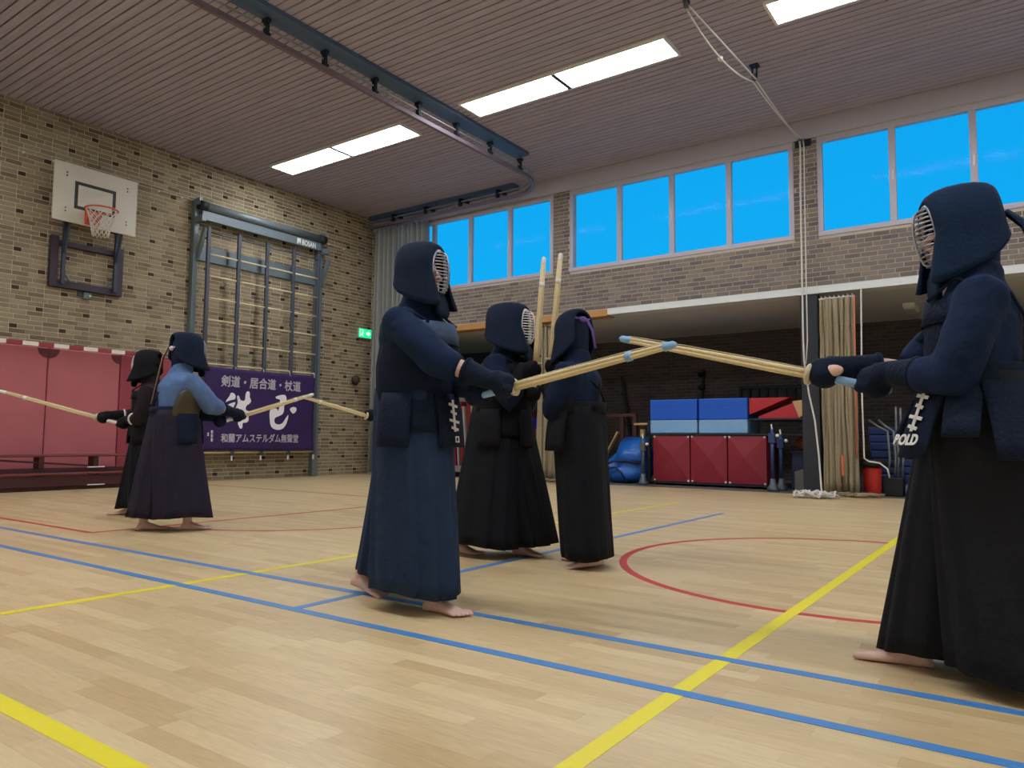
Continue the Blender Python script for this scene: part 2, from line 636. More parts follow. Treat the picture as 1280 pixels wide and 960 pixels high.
# curtain track: straight across the hall, then bent along the window wall
TY = 7.27
tk = empty('curtain_track', (8, TY, H), 0, 'dark curtain track crossing the ceiling and bending along the window wall', 'curtain track')
def W2L(p, o):
    return V(p) - V(o.location)
pts = [(-1.5, TY), (2, TY), (6, TY), (10.3, TY)]
cx, cy, rr = 10.6, TY + .85, .85
for k in range(0, 9):
    a = -PI / 2 + (PI / 2) * k / 8
    pts.append((cx + rr * math.cos(a), cy + rr * math.sin(a)))
pts += [(11.45, 9.5), (11.45, 12.1)]
def track_strip(z, wd, hh):
    rings = []
    for k, q in enumerate(pts):
        a = V(pts[max(k - 1, 0)])
        b = V(pts[min(k + 1, len(pts) - 1)])
        d = (b - a).normalized()
        n = V((-d.y, d.x))
        c0 = V(q)
        rings.append([W2L((c0.x + n.x * s * wd / 2, c0.y + n.y * s * wd / 2, z + e * hh / 2), tk) for s, e in ((-1, -1), (1, -1), (1, 1), (-1, 1))])
    return MB().loft(rings)
ob('track_rail', track_strip(H - .30, .06, .06), mat('track_steel', (112, 96, 106), .5, .1), tk)
ob('upper_wire', track_strip(H - .17, .02, .02), mat('track_wire', (150, 150, 156), .5, .4), tk)
M_chan = mat('track_steel_blue', (84, 106, 134), .5, .3)
ob('top_channel', MB().box((-9.5, -.22, -.06), (2.4, .06, -.004)), M_chan, tk)
ob('top_channel', MB().box((3.5, .9, -.09), (3.72, 4.9, -.004)), M_chan, tk)
for k in range(14):
    x = -1.0 + k * .88 - 8
    ob('bracket', MB().box((x - .03, -.05, -.27), (x + .03, .05, -.24)).box((x - .022, -.03, -.27), (x + .022, .03, -.1)).box((x - .03, -.05, -.1), (x + .03, .05, -.06)), M_dark, tk)
for k in range(4):
    y = 8.5 + k * .95 - TY
    ob('bracket', MB().box((3.42, y - .03, -.27), (3.48, y + .03, -.1)).box((3.42, y - .03, -.14), (3.72, y + .03, -.1)), M_dark, tk)

# curtain gathered in the corner
M_curt = bpy.data.materials.new('pale_curtain')
M_curt.use_nodes = True
t = M_curt.node_tree
p = t.nodes['Principled BSDF']
p.inputs['Base Color'].default_value = (*s2l((158, 158, 150)), 1)
p.inputs['Roughness'].default_value = .9
tl = t.nodes.new('ShaderNodeBsdfTranslucent')
tl.inputs[0].default_value = (*s2l((214, 220, 226)), 1)
mx = t.nodes.new('ShaderNodeMixShader')
mx.inputs[0].default_value = .38
t.links.new(p.outputs[0], mx.inputs[1])
t.links.new(tl.outputs[0], mx.inputs[2])
t.links.new(mx.outputs[0], t.nodes['Material Output'].inputs[0])
cu = empty('curtain', (11.45, 11.1, 0), 0, 'pale grey pleated curtain gathered in the far corner under the track', 'curtain')
ct = MB()
n = 260
rows = []
for z in (5.40, 5.2, 4.6, 3.5, 2.0, .06):
    row = []
    for k in range(n + 1):
        s = k / n
        drop = (5.4 - z) / 5.4
        y = -.76 + 1.52 * s - drop * .1 * (1 - s)
        row.append((.085 * math.sin(s * 2 * PI * 11) * (1 + .4 * drop) + .02 * math.sin(s * 40 + 2 * drop), y + .008 * math.sin(s * 57 + drop * 3), z))
    rows.append(row)
ct.loft(rows, False, False)
ob('cloth', ct, M_curt, cu, smooth=True, solid=.004)
for k in range(16):
    y = -.72 + k * .094
    ob('curtain_hook', MB().tube([(0, y, 5.4), (.012, y, 5.43), (0, y, 5.47)], .006, 6), M_greyd, cu)

# climbing-rope hoist: pulleys under the ceiling, lines to the column
M_pul = M_dark
PUL = [(7.51, 2.99, 5.63), (9.62, 2.89, 5.63), (11.62, 2.80, 5.42)]
for k, q in enumerate(PUL):
    pl = empty('rope_pulley', q, 0, ['ceiling pulley at the top edge where the white rope starts', 'ceiling pulley halfway along the white rope', 'wall pulley on the brick pier where the rope turns down'][k], 'pulley', 'rope pulleys')
    top = H - q[2] - .002
    if k < 2:
        ob('bracket', MB().box((-.02, -.035, 0), (.02, -.022, top)).box((-.02, .022, 0), (.02, .035, top)).box((-.06, -.06, top - .012), (.06, .06, top)), M_dark, pl)
    else:
        ob('bracket', MB().box((-.02, -.05, -.02), (.124, -.035, .03)).box((-.02, .035, -.02), (.124, .05, .03)).box((.11, -.12, -.05), (.124, .12, .06)), M_dark, pl)
    wv = [(.02, -.02), (.055, -.02), (.04, 0), (.055, .02), (.02, .02)]
    rings = [[V((r * math.cos(2 * PI * j / 16), a, r * math.sin(2 * PI * j / 16))) for j in range(16)] for r, a in wv]
    ob('wheel', MB().loft(rings), M_grey, pl, smooth=True)
rp = empty('hoist_rope', (11.45, 2.7, 0), 0, 'long white rope running under the ceiling and down the column to the floor', 'rope')
def sag(a, b, s, n=14):
    a, b = V(a), V(b)
    return [a.lerp(b, k / n) - V((0, 0, s * 4 * (k / n) * (1 - k / n))) for k in range(n + 1)]
def rope(name, pts, r, parent, m=M_rope):
    return ob(name, MB().tube([W2L(q, parent) for q in pts], r, 7), m, parent, smooth=True)
rope('rope_line', sag((7.51, 2.97, 5.60), (9.62, 2.87, 5.60), .0), .011, rp)
rope('rope_line', sag((7.51, 3.01, 5.60), (9.62, 2.91, 5.58), .16), .011, rp)
rope('knot', [(8.5, 2.98, 5.43), (8.53, 2.97, 5.44), (8.58, 2.97, 5.44)], [.02, .035, .015], rp)
rope('rope_line', sag((9.62, 2.87, 5.58), (11.6, 2.82, 5.44), .02), .011, rp)
rope('rope_line', sag((9.62, 2.91, 5.57), (11.6, 2.78, 5.44), .05), .011, rp)
rope('rope_line', [(11.6, 2.82, 5.44), (11.53, 2.79, 5.3), (11.48, 2.79, 4.4), (11.46, 2.79, 2.3), (11.45, 2.78, 2.0), (11.44, 2.72, 1.5), (11.42, 2.64, 1.1), (11.35, 2.58, .6), (11.2, 2.52, .1), (11.1, 2.5, .03)], .013, rp)
rope('rope_line', [(11.6, 2.76, 5.44), (11.54, 2.74, 5.3), (11.5, 2.735, 4.4), (11.48, 2.735, 2.3), (11.47, 2.76, 1.95)], .009, rp)
coil = empty('rope_coil', (10.95, 2.56, .0), 0, 'loose white rope coiled on the floor by the column', 'rope')
cp = []
for k in range(160):
    a = k * .32
    r = .13 + .05 * math.sin(k * .9) + .03 * math.sin(k * .37)
    cp.append((r * math.cos(a) * .8 + .05 * math.sin(k * .21), r * 1.25 * math.sin(a) + .09 * math.sin(k * .13), .02 + .085 * (.5 + .5 * math.sin(k * 1.7)) * min(1, k / 60)))
ob('loops', MB().tube(cp, .014, 6), M_rope, coil, smooth=True)
rp2 = empty('tie_rope', (11.5, 2.0, .4), 0, 'short white rope hanging beside the tan net bundle', 'rope')
rope('rope_line', [(11.7, 2.02, 3.03), (11.62, 2.02, 2.2), (11.5, 2.01, 1.39), (11.48, 2.0, .56), (11.47, 1.94, .52), (11.46, 1.8, .5), (11.45, 1.7, .42), (11.46, 1.68, .3)], .012, rp2)

# ================================================================== END WALL EQUIPMENT
# ---- basketball goal
bk = empty('basketball_goal', (5.48, YE - .006, 3.07), 0, 'white basketball backboard with orange hoop on a purple wall frame', 'basketball goal')
def K(x, off, z):
    return (x - 5.48, -off, z - 3.07)
def Kb(mb, x0, x1, o0, o1, z0, z1):
    return mb.box((x0 - 5.48, -o1, z0 - 3.07), (x1 - 5.48, -o0, z1 - 3.07))
bx0, bx1, bz0, bz1 = 4.85, 6.11, 4.04, 4.95
board = ob('board', Kb(MB(), bx0, bx1, .32, .35, bz0, bz1), mat('board_white', (196, 190, 172), .55, var=.05, vscale=3), bk, bevel=.004)
M_tgt = mat('target_green', (38, 42, 34), .6)
tg = MB()
tx0, tx1, tz0, tz1, tw = 5.15, 5.77, 4.27, 4.70, .05
Kb(tg, tx0, tx1, .35, .352, tz1 - tw, tz1); Kb(tg, tx0, tx1, .35, .352, tz0, tz0 + tw); Kb(tg, tx0, tx0 + tw, .35, .352, tz0 + tw, tz1 - tw); Kb(tg, tx1 - tw, tx1, .35, .352, tz0 + tw, tz1 - tw)
ob('target_square', tg, M_tgt, board)
for x in (5.03, 5.95):
    for z in (4.2, 4.25, 4.75, 4.8):
        ob('bolt', MB().ell(K(x, .352, z), (.012, .006, .012), 8, 6), M_dark, board)
M_orange = mat('hoop_orange', (206, 84, 48), .5)
hc = K(5.42, .35, 4.26)
rim = ob('hoop_ring', MB().tube([(hc[0] + .225 * math.cos(a * PI / 16), hc[1] - .3 + .225 * math.sin(a * PI / 16), hc[2]) for a in range(33)], .013, 8), M_orange, bk, smooth=True)
pts = [(-.13, 0, .02), (.13, 0, .02), (.13, 0, -.14), (-.13, 0, -.14)]
ob('hoop_bracket', MB().box((hc[0] - .11, hc[1] - .012, hc[2] - .2), (hc[0] + .11, hc[1] - .001, hc[2] + .02)).poly([(hc[0] - .1, hc[1] - .01, hc[2] - .2), (hc[0] - .1, hc[1] - .01, hc[2]), (hc[0] - .1, hc[1] - .14, hc[2])], (.012, 0, 0)).poly([(hc[0] + .088, hc[1] - .01, hc[2] - .2), (hc[0] + .088, hc[1] - .01, hc[2]), (hc[0] + .088, hc[1] - .14, hc[2])], (.012, 0, 0)), M_orange, bk)
net = MB()
NS = 12
for s in (-1, 1):
    for k in range(NS):
        pp = []
        for j in range(9):
            a = 2 * PI * k / NS + s * j * PI / NS * 1.0
            rr = .22 - .11 * (j / 8) ** .7
            pp.append((hc[0] + rr * math.cos(a), hc[1] - .3 + rr * math.sin(a), hc[2] - .42 * j / 8))
        net.tube(pp, .006, 5)
ob('net', net, mat('net_white', (206, 200, 188), .9), rim, smooth=True)
M_pur = mat('purple_steel', (52, 38, 50), .5, .2)
fr = MB()
Kb(fr, 4.97, 5.08, .002, .09, 3.07, 3.86); Kb(fr, 5.97, 6.07, .002, .09, 3.07, 3.86); Kb(fr, 5.08, 5.97, .002, .09, 3.07, 3.18); Kb(fr, 5.08, 5.97, .002, .09, 3.72, 3.8)
ob('wall_frame', fr, M_pur, bk, bevel=.004)
for x in (5.14, 5.93):
    ob('lift_rail', Kb(MB(), x - .025, x + .025, .09, .14, 3.12, 4.5), M_greyd, bk)
    ob('stay', MB().bar(K(x, .14, 3.6), K(x, .32, 4.3), .03, .03), M_greyd, bk)
    ob('corner_brace', MB().bar(K(x - .02 if x > 5.5 else x + .02, .1, 3.3), K(x - .12 if x > 5.5 else x + .12, .1, 3.17), .02, .02), M_grey, bk)
    ob('mount', Kb(MB(), x - .03, x + .03, .14, .32, 4.3, 4.36), M_greyd, bk)
# thermostat-like wall unit
ws = empty('wall_crank', (5.55, YE - .006, 3.0), 0, 'small grey crank unit on the bricks under the purple frame', 'wall fitting')
ob('box', MB().box((-.06, -.06, -.05), (.06, 0, .06)), mat('unit_grey', (92, 112, 104), .5, .2), ws, bevel=.008)
ob('spindle', MB().tube([(.02, -.06, 0), (.02, -.1, 0)], .014, 8), M_white, ws)
ob('lug', MB().box((-.14, -.03, -.01), (-.06, 0, .03)), M_greyd, ws)

# cable with clips along the wall
cb_ = empty('wall_cable', (7, YE - .02, 5.02), 0, 'thin white cable clipped along the top of the end wall', 'cable')
cpts = [(-1.5, YE - .03, 5.02), (4.3, YE - .03, 5.02), (7.36, YE - .03, 5.04), (10.4, YE - .03, 4.93), (11.74, YE - .03, 4.9)]
rope('cable', cpts, .009, cb_, mat('cable_white', (190, 180, 160), .7))
for k in range(24):
    x = 1.6 + k * .42
    z = 5.02 if x < 7.36 else 5.04 - (x - 7.36) * .036
    ob('cable_clip', MB().box((x - 7 - .015, -.03, z - 5.02 - .014), (x - 7 + .015, .013, z - 5.02 + .014)), M_white, cb_)

# ---- climbing rack
M_rk = mat('rack_steel', (104, 116, 120), .45, .1, var=.04)
M_rkd = mat('rack_steel_dark', (72, 76, 86), .45, .1)
rk = empty('climbing_rack', (8.7, YE - .006, 0), 0, 'fold-out grey steel climbing rack with five posts and wooden rungs', 'climbing rack')
def RB(x0, x1, o0, o1, z0, z1, mb=None):
    return (mb or MB()).box((x0 - 8.7, -o1, z0), (x1 - 8.7, -o0, z1))
ob('wall_upright', RB(7.27, 7.36, .002, .12, .3, 5.03), M_rk, rk, bevel=.006)
ob('wall_upright', RB(10.06, 10.2, .002, .12, .003, 5.03), M_rk, rk, bevel=.006)
ob('roller', MB().tube([(7.34 - 8.7, -.2, 4.93), (10.12 - 8.7, -.2, 4.93)], .075, 18), M_rk, rk, smooth=True)
ob('roller_cap', MB().tube([(7.30 - 8.7, -.2, 4.93), (7.44 - 8.7, -.2, 4.93)], .088, 18), M_black, rk, smooth=True)
ob('roller_cap', MB().tube([(10.05 - 8.7, -.2, 4.93), (10.17 - 8.7, -.2, 4.93)], .088, 18), M_black, rk, smooth=True)
for x in (7.3, 10.12):
    ob('arm', RB(x - .02, x + .06, .12, .34, 4.62, 4.72), M_rk, rk)
    ob('arm', MB().bar((x + .05 - 8.7, -.1, 3.95), (x + .05 - 8.7, -.33, 4.5), .05, .09), M_rk, rk)
    ob('ceiling_hook', RB(x - .02, x + .02, .08, .24, 4.93, 5.06), M_rk, rk)
ob('header_beam', RB(7.36, 10.06, .16, .22, 4.68, 4.84), M_rk, rk, bevel=.004)
me = text_mesh('BOSAN', .15, .004, .001)
o = link('lettering', me, mat('lettering_white', (225, 225, 220), .6), rk)
o.rotation_euler = (PI / 2, 0, 0)
o.location = (9.56 - 8.7, -.2215, 4.705)
o.scale = (.72, 1, 1)
ob('maker_mark', MB().poly([(9.44 - 8.7, -.2215, 4.705), (9.475 - 8.7, -.2215, 4.705), (9.475 - 8.7, -.2215, 4.76), (9.53 - 8.7, -.2215, 4.705), (9.53 - 8.7, -.2215, 4.82), (9.44 - 8.7, -.2215, 4.82)], (0, .001, 0)), MATS['lettering_white'], rk)
ob('back_plate', RB(7.36, 10.06, .004, .05, 3.97, 4.25), M_rk, rk, bevel=.004)
for k in range(3):
    x = 7.98 + k * .72
    ob('plate_slot', RB(x, x + .05, .05, .054, 3.99, 4.23), M_rkd, rk)
PX = [7.43, 8.05, 8.67, 9.29, 9.91]
for x in PX:
    p_ = ob('post', RB(x - .032, x + .032, .30, .355, .45, 4.53), M_rkd, rk, bevel=.008)
    ob('post_foot', MB().tube([(x - 8.7, -.325, .36), (x - 8.7, -.325, .46)], .018, 8), M_white, p_)
M_rung = mat('rung_wood', (206, 190, 152), .55, var=.06)
for k in range(11):
    z = 4.44 - .393 * k
    for j in range(4):
        ob('rung', MB().tube([(PX[j] + .03 - 8.7, -.33, z), (PX[j + 1] - .03 - 8.7, -.33, z)], .016, 8), M_rkd if k == 0 else M_rung, rk, smooth=True)

# ---- banner
bn = empty('banner', (8.64, YE - .39, .54), 0, 'deep purple cloth banner with white brush characters tied to the climbing rack', 'banner')
M_ban = mat('banner_purple', (44, 20, 76), .8, var=.08, vscale=4, bump=.15, bscale=6)
def ban_y(x, z):
    return -.012 * math.sin(x * 2.3 + z * 1.1) - .008 * math.sin(z * 4.1 - x * 3) 
gx, gz = 40, 24
bm_ = MB()
for sgn in (0,):
    vs = []
    for j in range(gz + 1):
        for k in range(gx + 1):
            u, v = k / gx, j / gz
            x = -1.22 + 2.44 * u
            top = 1.5 - .02 * math.sin(u * PI)
            z = top * v + .01 * math.sin(u * 7) * (1 - v)
            x *= 1 - .012 * math.sin(v * PI)
            vs.append((x, ban_y(x, z), z))
    fs = [(j * (gx + 1) + k, j * (gx + 1) + k + 1, (j + 1) * (gx + 1) + k + 1, (j + 1) * (gx + 1) + k) for j in range(gz) for k in range(gx)]
    bm_.add(vs, fs)
ob('cloth', bm_, M_ban, bn, smooth=True, solid=.003)
M_ink = mat('banner_white', (228, 224, 226), .8)
def bend(me, dx, dz):
    for v in me.vertices:
        x, z = v.co.x + dx, v.co.y + dz
        off = v.co.z
        v.co = (x, ban_y(x, z) - .0035 - abs(off), z)
    me.update()
def ban_text(s, x0, x1, z0, hgt, thick, sh=(0, 0)):
    me = text_mesh(s, hgt, 0, .0008)
    xs = [v.co.x for v in me.vertices]
    ys = [v.co.y for v in me.vertices]
    sx = (x1 - x0) / (max(xs) - min(xs))
    sy = hgt / (max(ys) - min(ys))
    mx_, my_ = min(xs), min(ys)
    for v in me.vertices:
        v.co.x = (v.co.x - mx_) * sx
        v.co.y = (v.co.y - my_) * sy
    bend(me, x0 + sh[0] - 8.64, z0 + sh[1] - .54)
    return link('lettering', me, M_ink, bn)
for sh_ in ((0, 0), (.009, .002), (.004, -.006), (.012, .006)):
    ban_text('剣道・居合道・杖道', 7.74, 9.49, 1.695, .2, 0, sh_)
    ban_text('和蘭アムステルダム無聲堂', 7.79, 9.47, .69, .16, 0, (sh_[0] * .7, sh_[1] * .7))
def small_glyph(x, z, w_, h_, seed):
    rnd = random.Random(seed)
    mb = MB()
    for k in range(3):
        zz = z + h_ * (.15 + .33 * k)
        mb.bar((x - 8.64 + w_ * .1, ban_y(x - 8.64, zz - .54) - .005, zz - .54), (x - 8.64 + w_ * .9, ban_y(x - 8.64, zz - .54) - .005, zz - .54 + .006), .001, h_ * .16)
    xx = x + w_ * rnd.uniform(.35, .6)
    mb.bar((xx - 8.64, ban_y(xx - 8.64, z - .54) - .005, z - .54), (xx - 8.64, ban_y(xx - 8.64, z - .54) - .005, z + h_ - .54), .001, w_ * .2)
    ob('brush_stroke', mb, M_ink, bn)
small_glyph(7.495, 1.14, .065, .085, 1)
small_glyph(7.515, .80, .045, .065, 2)
for k in range(3):
    small_glyph(7.585, .845 - .07 * k, .055, .06, 3 + k)
POLYS = [[(7.943, 1.588), (8.002, 1.592), (8.057, 1.542), (8.046, 1.472), (7.978, 1.46), (7.881, 1.429), (7.848, 1.401), (7.889, 1.481), (7.935, 1.536)], [(7.884, 1.36), (7.98, 1.407), (8.062, 1.429), (8.041, 1.366), (7.985, 1.277), (7.944, 1.328)], [(8.073, 1.543), (8.122, 1.549), (8.152, 1.459), (8.257, 1.45), (8.252, 1.588), (8.3, 1.648), (8.349, 1.611), (8.34, 1.53), (8.383, 1.47), (8.361, 1.412), (8.281, 1.373), (8.264, 1.287), (8.367, 1.256), (8.44, 1.249), (8.441, 1.205), (8.329, 1.183), (8.343, 1.095), (8.294, 1.05), (8.213, 1.057), (8.217, 0.951), (8.167, 0.936), (8.124, 1.02), (8.122, 1.072), (8.189, 1.144), (8.157, 1.196), (8.045, 1.262), (8.081, 1.351), (8.108, 1.422)], [(8.895, 1.568), (9.081, 1.619), (9.149, 1.6), (9.165, 1.489), (9.101, 1.393), (9.105, 1.3), (9.074, 1.234), (8.987, 1.194), (8.9, 1.164), (8.885, 1.109), (8.904, 1.054), (8.993, 1.029), (9.08, 1.058), (9.144, 1.153), (9.219, 1.248), (9.201, 1.136), (9.16, 1.023), (9.085, 0.947), (8.975, 0.927), (8.865, 0.953), (8.802, 1.016), (8.781, 1.161), (8.777, 1.27), (8.806, 1.335), (8.871, 1.356), (8.959, 1.332), (8.961, 1.276), (8.992, 1.351), (8.999, 1.444), (9.018, 1.519), (8.93, 1.524)], [(9.227, 1.342), (9.316, 1.392), (9.404, 1.377), (9.407, 1.311), (9.333, 1.248), (9.286, 1.278)]]
for pl_ in POLYS:
    # smooth the outline into a brush stroke
    q = [V(a) for a in pl_]
    for _ in range(2):
        q = [pt for a, b in zip(q, q[1:] + q[:1]) for pt in (a.lerp(b, .25), a.lerp(b, .75))]
    pts = [(p_.x - 8.64, ban_y(p_.x - 8.64, p_.y - .54) - .0035, p_.y - .54) for p_ in q]
    ob('brush_stroke', MB().poly(pts, (0, -.0012, 0)), M_ink, bn)
for x in (-1.2, -.6, 0, .6, 1.2):
    ob('tie', MB().tube([(x, -.004, 1.46), (x + .01, .03, 1.53), (x + .02, .055, 1.56)], .006, 5), M_ink, bn)

# ---- exit sign, wall ball, red sticker
M_green = mat('exit_green', (20, 190, 120), .4, emis=((30, 220, 140), 1.1))
M_signw = mat('exit_white', (225, 240, 232), .4, emis=((220, 255, 235), .9))
def exit_sign(loc, rz, label, k=1.0):
    e = empty('exit_sign', loc, rz, label, 'exit sign', 'green exit signs')
    ob('housing', MB().box((-.2 * k, -.06, -.11 * k), (.2 * k, 0, .11 * k)), mat('sign_grey', (150, 160, 150), .5), e, bevel=.006)
    ob('panel', MB().box((-.19 * k, -.064, -.1 * k), (.19 * k, -.06, .1 * k)), M_green, e)
    a = MB()
    a.poly([(.03 * k, -.066, -.03 * k), (.03 * k, -.066, .03 * k), (.09 * k, -.066, .03 * k), (.09 * k, -.066, .065 * k), (.16 * k, -.066, 0), (.09 * k, -.066, -.065 * k), (.09 * k, -.066, -.03 * k)], (0, .002, 0))
    ob('arrow', a, M_signw, e)
    r = MB()
    r.box((-.16 * k, -.066, -.08 * k), (-.15 * k, -.064, .08 * k)).box((-.15 * k, -.066, .07 * k), (-.05 * k, -.064, .08 * k))
    r.ell((-.07 * k, -.065, .045 * k), (.016 * k, .002, .016 * k), 8, 6)
    r.bar((-.075 * k, -.065, .03 * k), (-.095 * k, -.065, -.02 * k), .002, .03 * k).bar((-.095 * k, -.065, -.02 * k), (-.06 * k, -.065, -.07 * k), .002, .014 * k).bar((-.095 * k, -.065, -.02 * k), (-.135 * k, -.065, -.06 * k), .002, .014 * k).bar((-.07 * k, -.065, .02 * k), (-.03 * k, -.065, -.005 * k), .002, .012 * k)
    ob('running_figure', r, M_signw, e)
exit_sign((11.5, YE - .006, 3.13), 0, 'lit green exit sign on the end wall beside the corner curtain')
exit_sign((XS - .01, 11.75, 2.55), -PI / 2, 'small green exit sign glowing inside the dark storage bay', .8)
wbk = empty('wall_hook_ball', (11.2, YE - .006, 2.06), 0, 'brown leather ball on a wall hook low beside the corner', 'ball')
ob('ball', MB().ell((0, -.12, 0), (.095, .095, .095), 18, 12), mat('leather_brown', (58, 40, 32), .6, var=.1), wbk, smooth=True)
ob('hook', MB().tube([(0, 0, -.05), (0, -.08, -.1), (0, -.14, -.105), (0, -.2, -.06)], .012, 8), M_dark, wbk, smooth=True)
st = empty('red_wall_plate', (7.56, YE - .006, .28), 0, 'small red and white plate low on the bricks under the banner', 'wall plate')
ob('plate', MB().box((-.14, -.03, .12), (.14, 0, .26)), mat('plate_red', (150, 48, 40), .5), st, bevel=.005)
ob('lower_plate', MB().box((-.1, -.03, -.12), (.12, 0, .04)), mat('plate_dark', (70, 50, 44), .6), st, bevel=.005)

# ---- red wall mats, goal crossbar, benches
M_mat = mat('mat_rose', (176, 94, 98), .55, var=.05, vscale=3)
M_mat_shaded = mat('mat_rose_shaded', (146, 56, 66), .55, var=.05, vscale=3)  # rose mat darkened: the panel's different shading is put into the colour
M_matd = mat('mat_patch', (92, 34, 42), .6)
for k, (a, b) in enumerate([(2.84, 3.9), (3.91, 4.995), (5.005, 6.075), (6.085, 7.1)]):
    e = empty('wall_mat', ((a + b) / 2, YE - .006, .12), 0, ['red wall mat at the left edge of the end wall, beyond the frame', 'rose-red wall mat at the left edge with a dark corner patch', 'rose-red wall mat below the basketball goal, second from the left edge', 'red wall mat with shade put into its colour, behind the two fighters on the left'][k], 'wall mat', 'red wall mats')
    hw = (b - a) / 2
    ob('pad', MB().box((-hw, -.13, 0), (hw, -.001, 2.0)), M_mat_shaded if k == 3 else M_mat, e, bevel=.02)
    for s in (-1, 1):
        pts = [(s * hw, -.132, 1.98), (s * (hw - .15), -.132, 1.98)] + [(s * (hw - .15 * math.cos(q * PI / 12)), -.132, 1.98 - .15 * math.sin(q * PI / 12)) for q in range(1, 6)] + [(s * hw, -.132, 1.83)]
        if k < 3:
            ob('corner_patch', MB().poly(pts, (0, .004, 0)), M_matd, e)
gl_ = empty('handball_goal', (5.0, YE - .3, 0), 0, 'handball goal with red and white striped crossbar standing against the red mats', 'goal')
M_gr = mat('goal_red', (140, 44, 50), .5)
M_gw = mat('goal_white', (226, 214, 200), .5)
x = -1.7
k = 0
while x < 1.6:
    x1 = min(x + .211, 1.6)
    ob('crossbar_segment', MB().box((x, -.035, 2.1), (x1, .035, 2.16)), M_gr if k % 2 else M_gw, gl_)
    x = x1
    k += 1
for px in (-1.7, 1.54):
    for k in range(10):
        ob('post_segment', MB().box((px, -.035, k * .21), (px + .06, .035, k * .21 + .21)), M_gw if k % 2 else M_gr, gl_)
M_bench = mat('bench_maroon', (96, 36, 36), .4, var=.06, vscale=6, stretch=(1, 6, 6))
M_benchd = mat('bench_dark', (66, 24, 26), .5)
def bench(z0, yo, label):
    e = empty('gym_bench', (4.3, 11.62 + yo, z0), 0, label, 'bench', 'stacked gym benches')
    ob('seat_board', MB().box((-2.2, -.14, .222), (1.92, .14, .258)), M_bench, e, bevel=.006)
    ob('lower_beam', MB().box((-2.2, -.05, 0), (1.92, .05, .06)), M_benchd, e, bevel=.004)
    for x in (-1.8, -.42, .45, 1.2, 1.78):
        ob('leg', MB().box((x - .035, -.09, .06), (x + .035, .09, .222)), M_benchd, e)
    for a, b in ((-1.6, -.5), (-.36, 1.1)):
        ob('brace', MB().bar((a, -.06, .205), (b, -.06, .085), .02, .028), M_benchd, e)
    ob('label_plate', MB().box((1.05, -.146, .06) , (1.3, -.14, .075)), M_white, e)
    ob('edge_strip', MB().box((-2.2, -.147, .235), (1.92, -.14, .25)), mat('bench_edge', (128, 60, 58), .4), e)
    if z0 < .1:
        ob('side_panel', MB().box((-2.15, -.1, .06), (1.88, -.085, .215)), M_benchd, e)
    return e
bench(.0, 0, 'dark red gym bench standing on the floor, lower of the stacked pair')
bench(.26, .03, 'dark red gym bench turned on top of the other one')

# ================================================================== STORAGE BAY
def xf(x, Y, Z, X0=11.85):
    """rescale a point read off the plane x = X0 to depth x"""
    k = x / X0
    return Y * k, .79 + (Z - .79) * k
M_crim = mat('crimson_vinyl', (132, 26, 44), .45, var=.05, vscale=4)
M_eye = mat('eyelet_white', (210, 200, 196), .5)
for k, (a, b) in enumerate([(4.94, 5.63), (4.28, 4.925), (3.62, 4.265)]):
    e = empty('foam_block', (12.35, (a + b) / 2, .075), 0, ['crimson vinyl foam block next to the blue bag', 'crimson vinyl foam block in the middle of the three', 'crimson vinyl foam block next to the blue posts'][k], 'foam block', 'crimson foam blocks in the storage bay')
    hw = (b - a) / 2 - .004
    hh = .8
    mb = MB()
    # front face with folded creases that meet in a puffed centre
    mb.add([(0, -hw, 0), (0, hw, 0), (0, hw, hh), (0, -hw, hh), (-.045, .04 * (k - 1), hh * .55)], [(0, 1, 4), (1, 2, 4), (2, 3, 4), (3, 0, 4)])
    mb.add([(0, -hw, 0), (0, hw, 0), (0, hw, hh), (0, -hw, hh), (.7, -hw, 0), (.7, hw, 0), (.7, hw, hh), (.7, -hw, hh)], [(4, 5, 6, 7), (0, 1, 5, 4), (1, 2, 6, 5), (2, 3, 7, 6), (3, 0, 4, 7)])
    ob('cover', mb, M_crim, e)
    for u in (-1, 1):
        for v in (0.02, .98):
            ob('eyelet', MB().ell((-.004, u * (hw - .025), v * hh), (.008, .02, .02), 8, 6), M_eye, e)
dl = empty('dolly', (12.7, 4.62, .004), 0, 'low dark dolly under the crimson foam blocks', 'dolly')
ob('deck', MB().box((-.38, -1.03, .035), (.38, 1.03, .064)), M_dark, dl)
for x in (-.3, .3):
    for y in (-.95, .95):
        ob('caster', MB().tube([(x, y - .015, .018), (x, y + .015, .018)], .018, 10), M_black, dl)
sh = empty('storage_shelf', (12.75, 4.2, 0), 0, 'dark steel storage shelf carrying the blue and red mats', 'shelf')
ob('shelf_board', MB().box((-.42, -1.25, .888), (.5, 1.55, .918)), M_dark, sh)
for x, y in ((-.4, -1.22), (-.4, 1.51), (.47, -1.22), (.47, 1.51)):
    ob('shelf_post', MB().box((x - .02, y - .02, .004), (x + .02, y + .02, 1.16)), M_dark, sh)
ob('shelf_board', MB().box((-.42, -1.25, 1.14), (.5, -.3, 1.17)), M_dark, sh)
M_pale = mat('pale_blue_vinyl', (122, 166, 206), .5, var=.06, vscale=6)
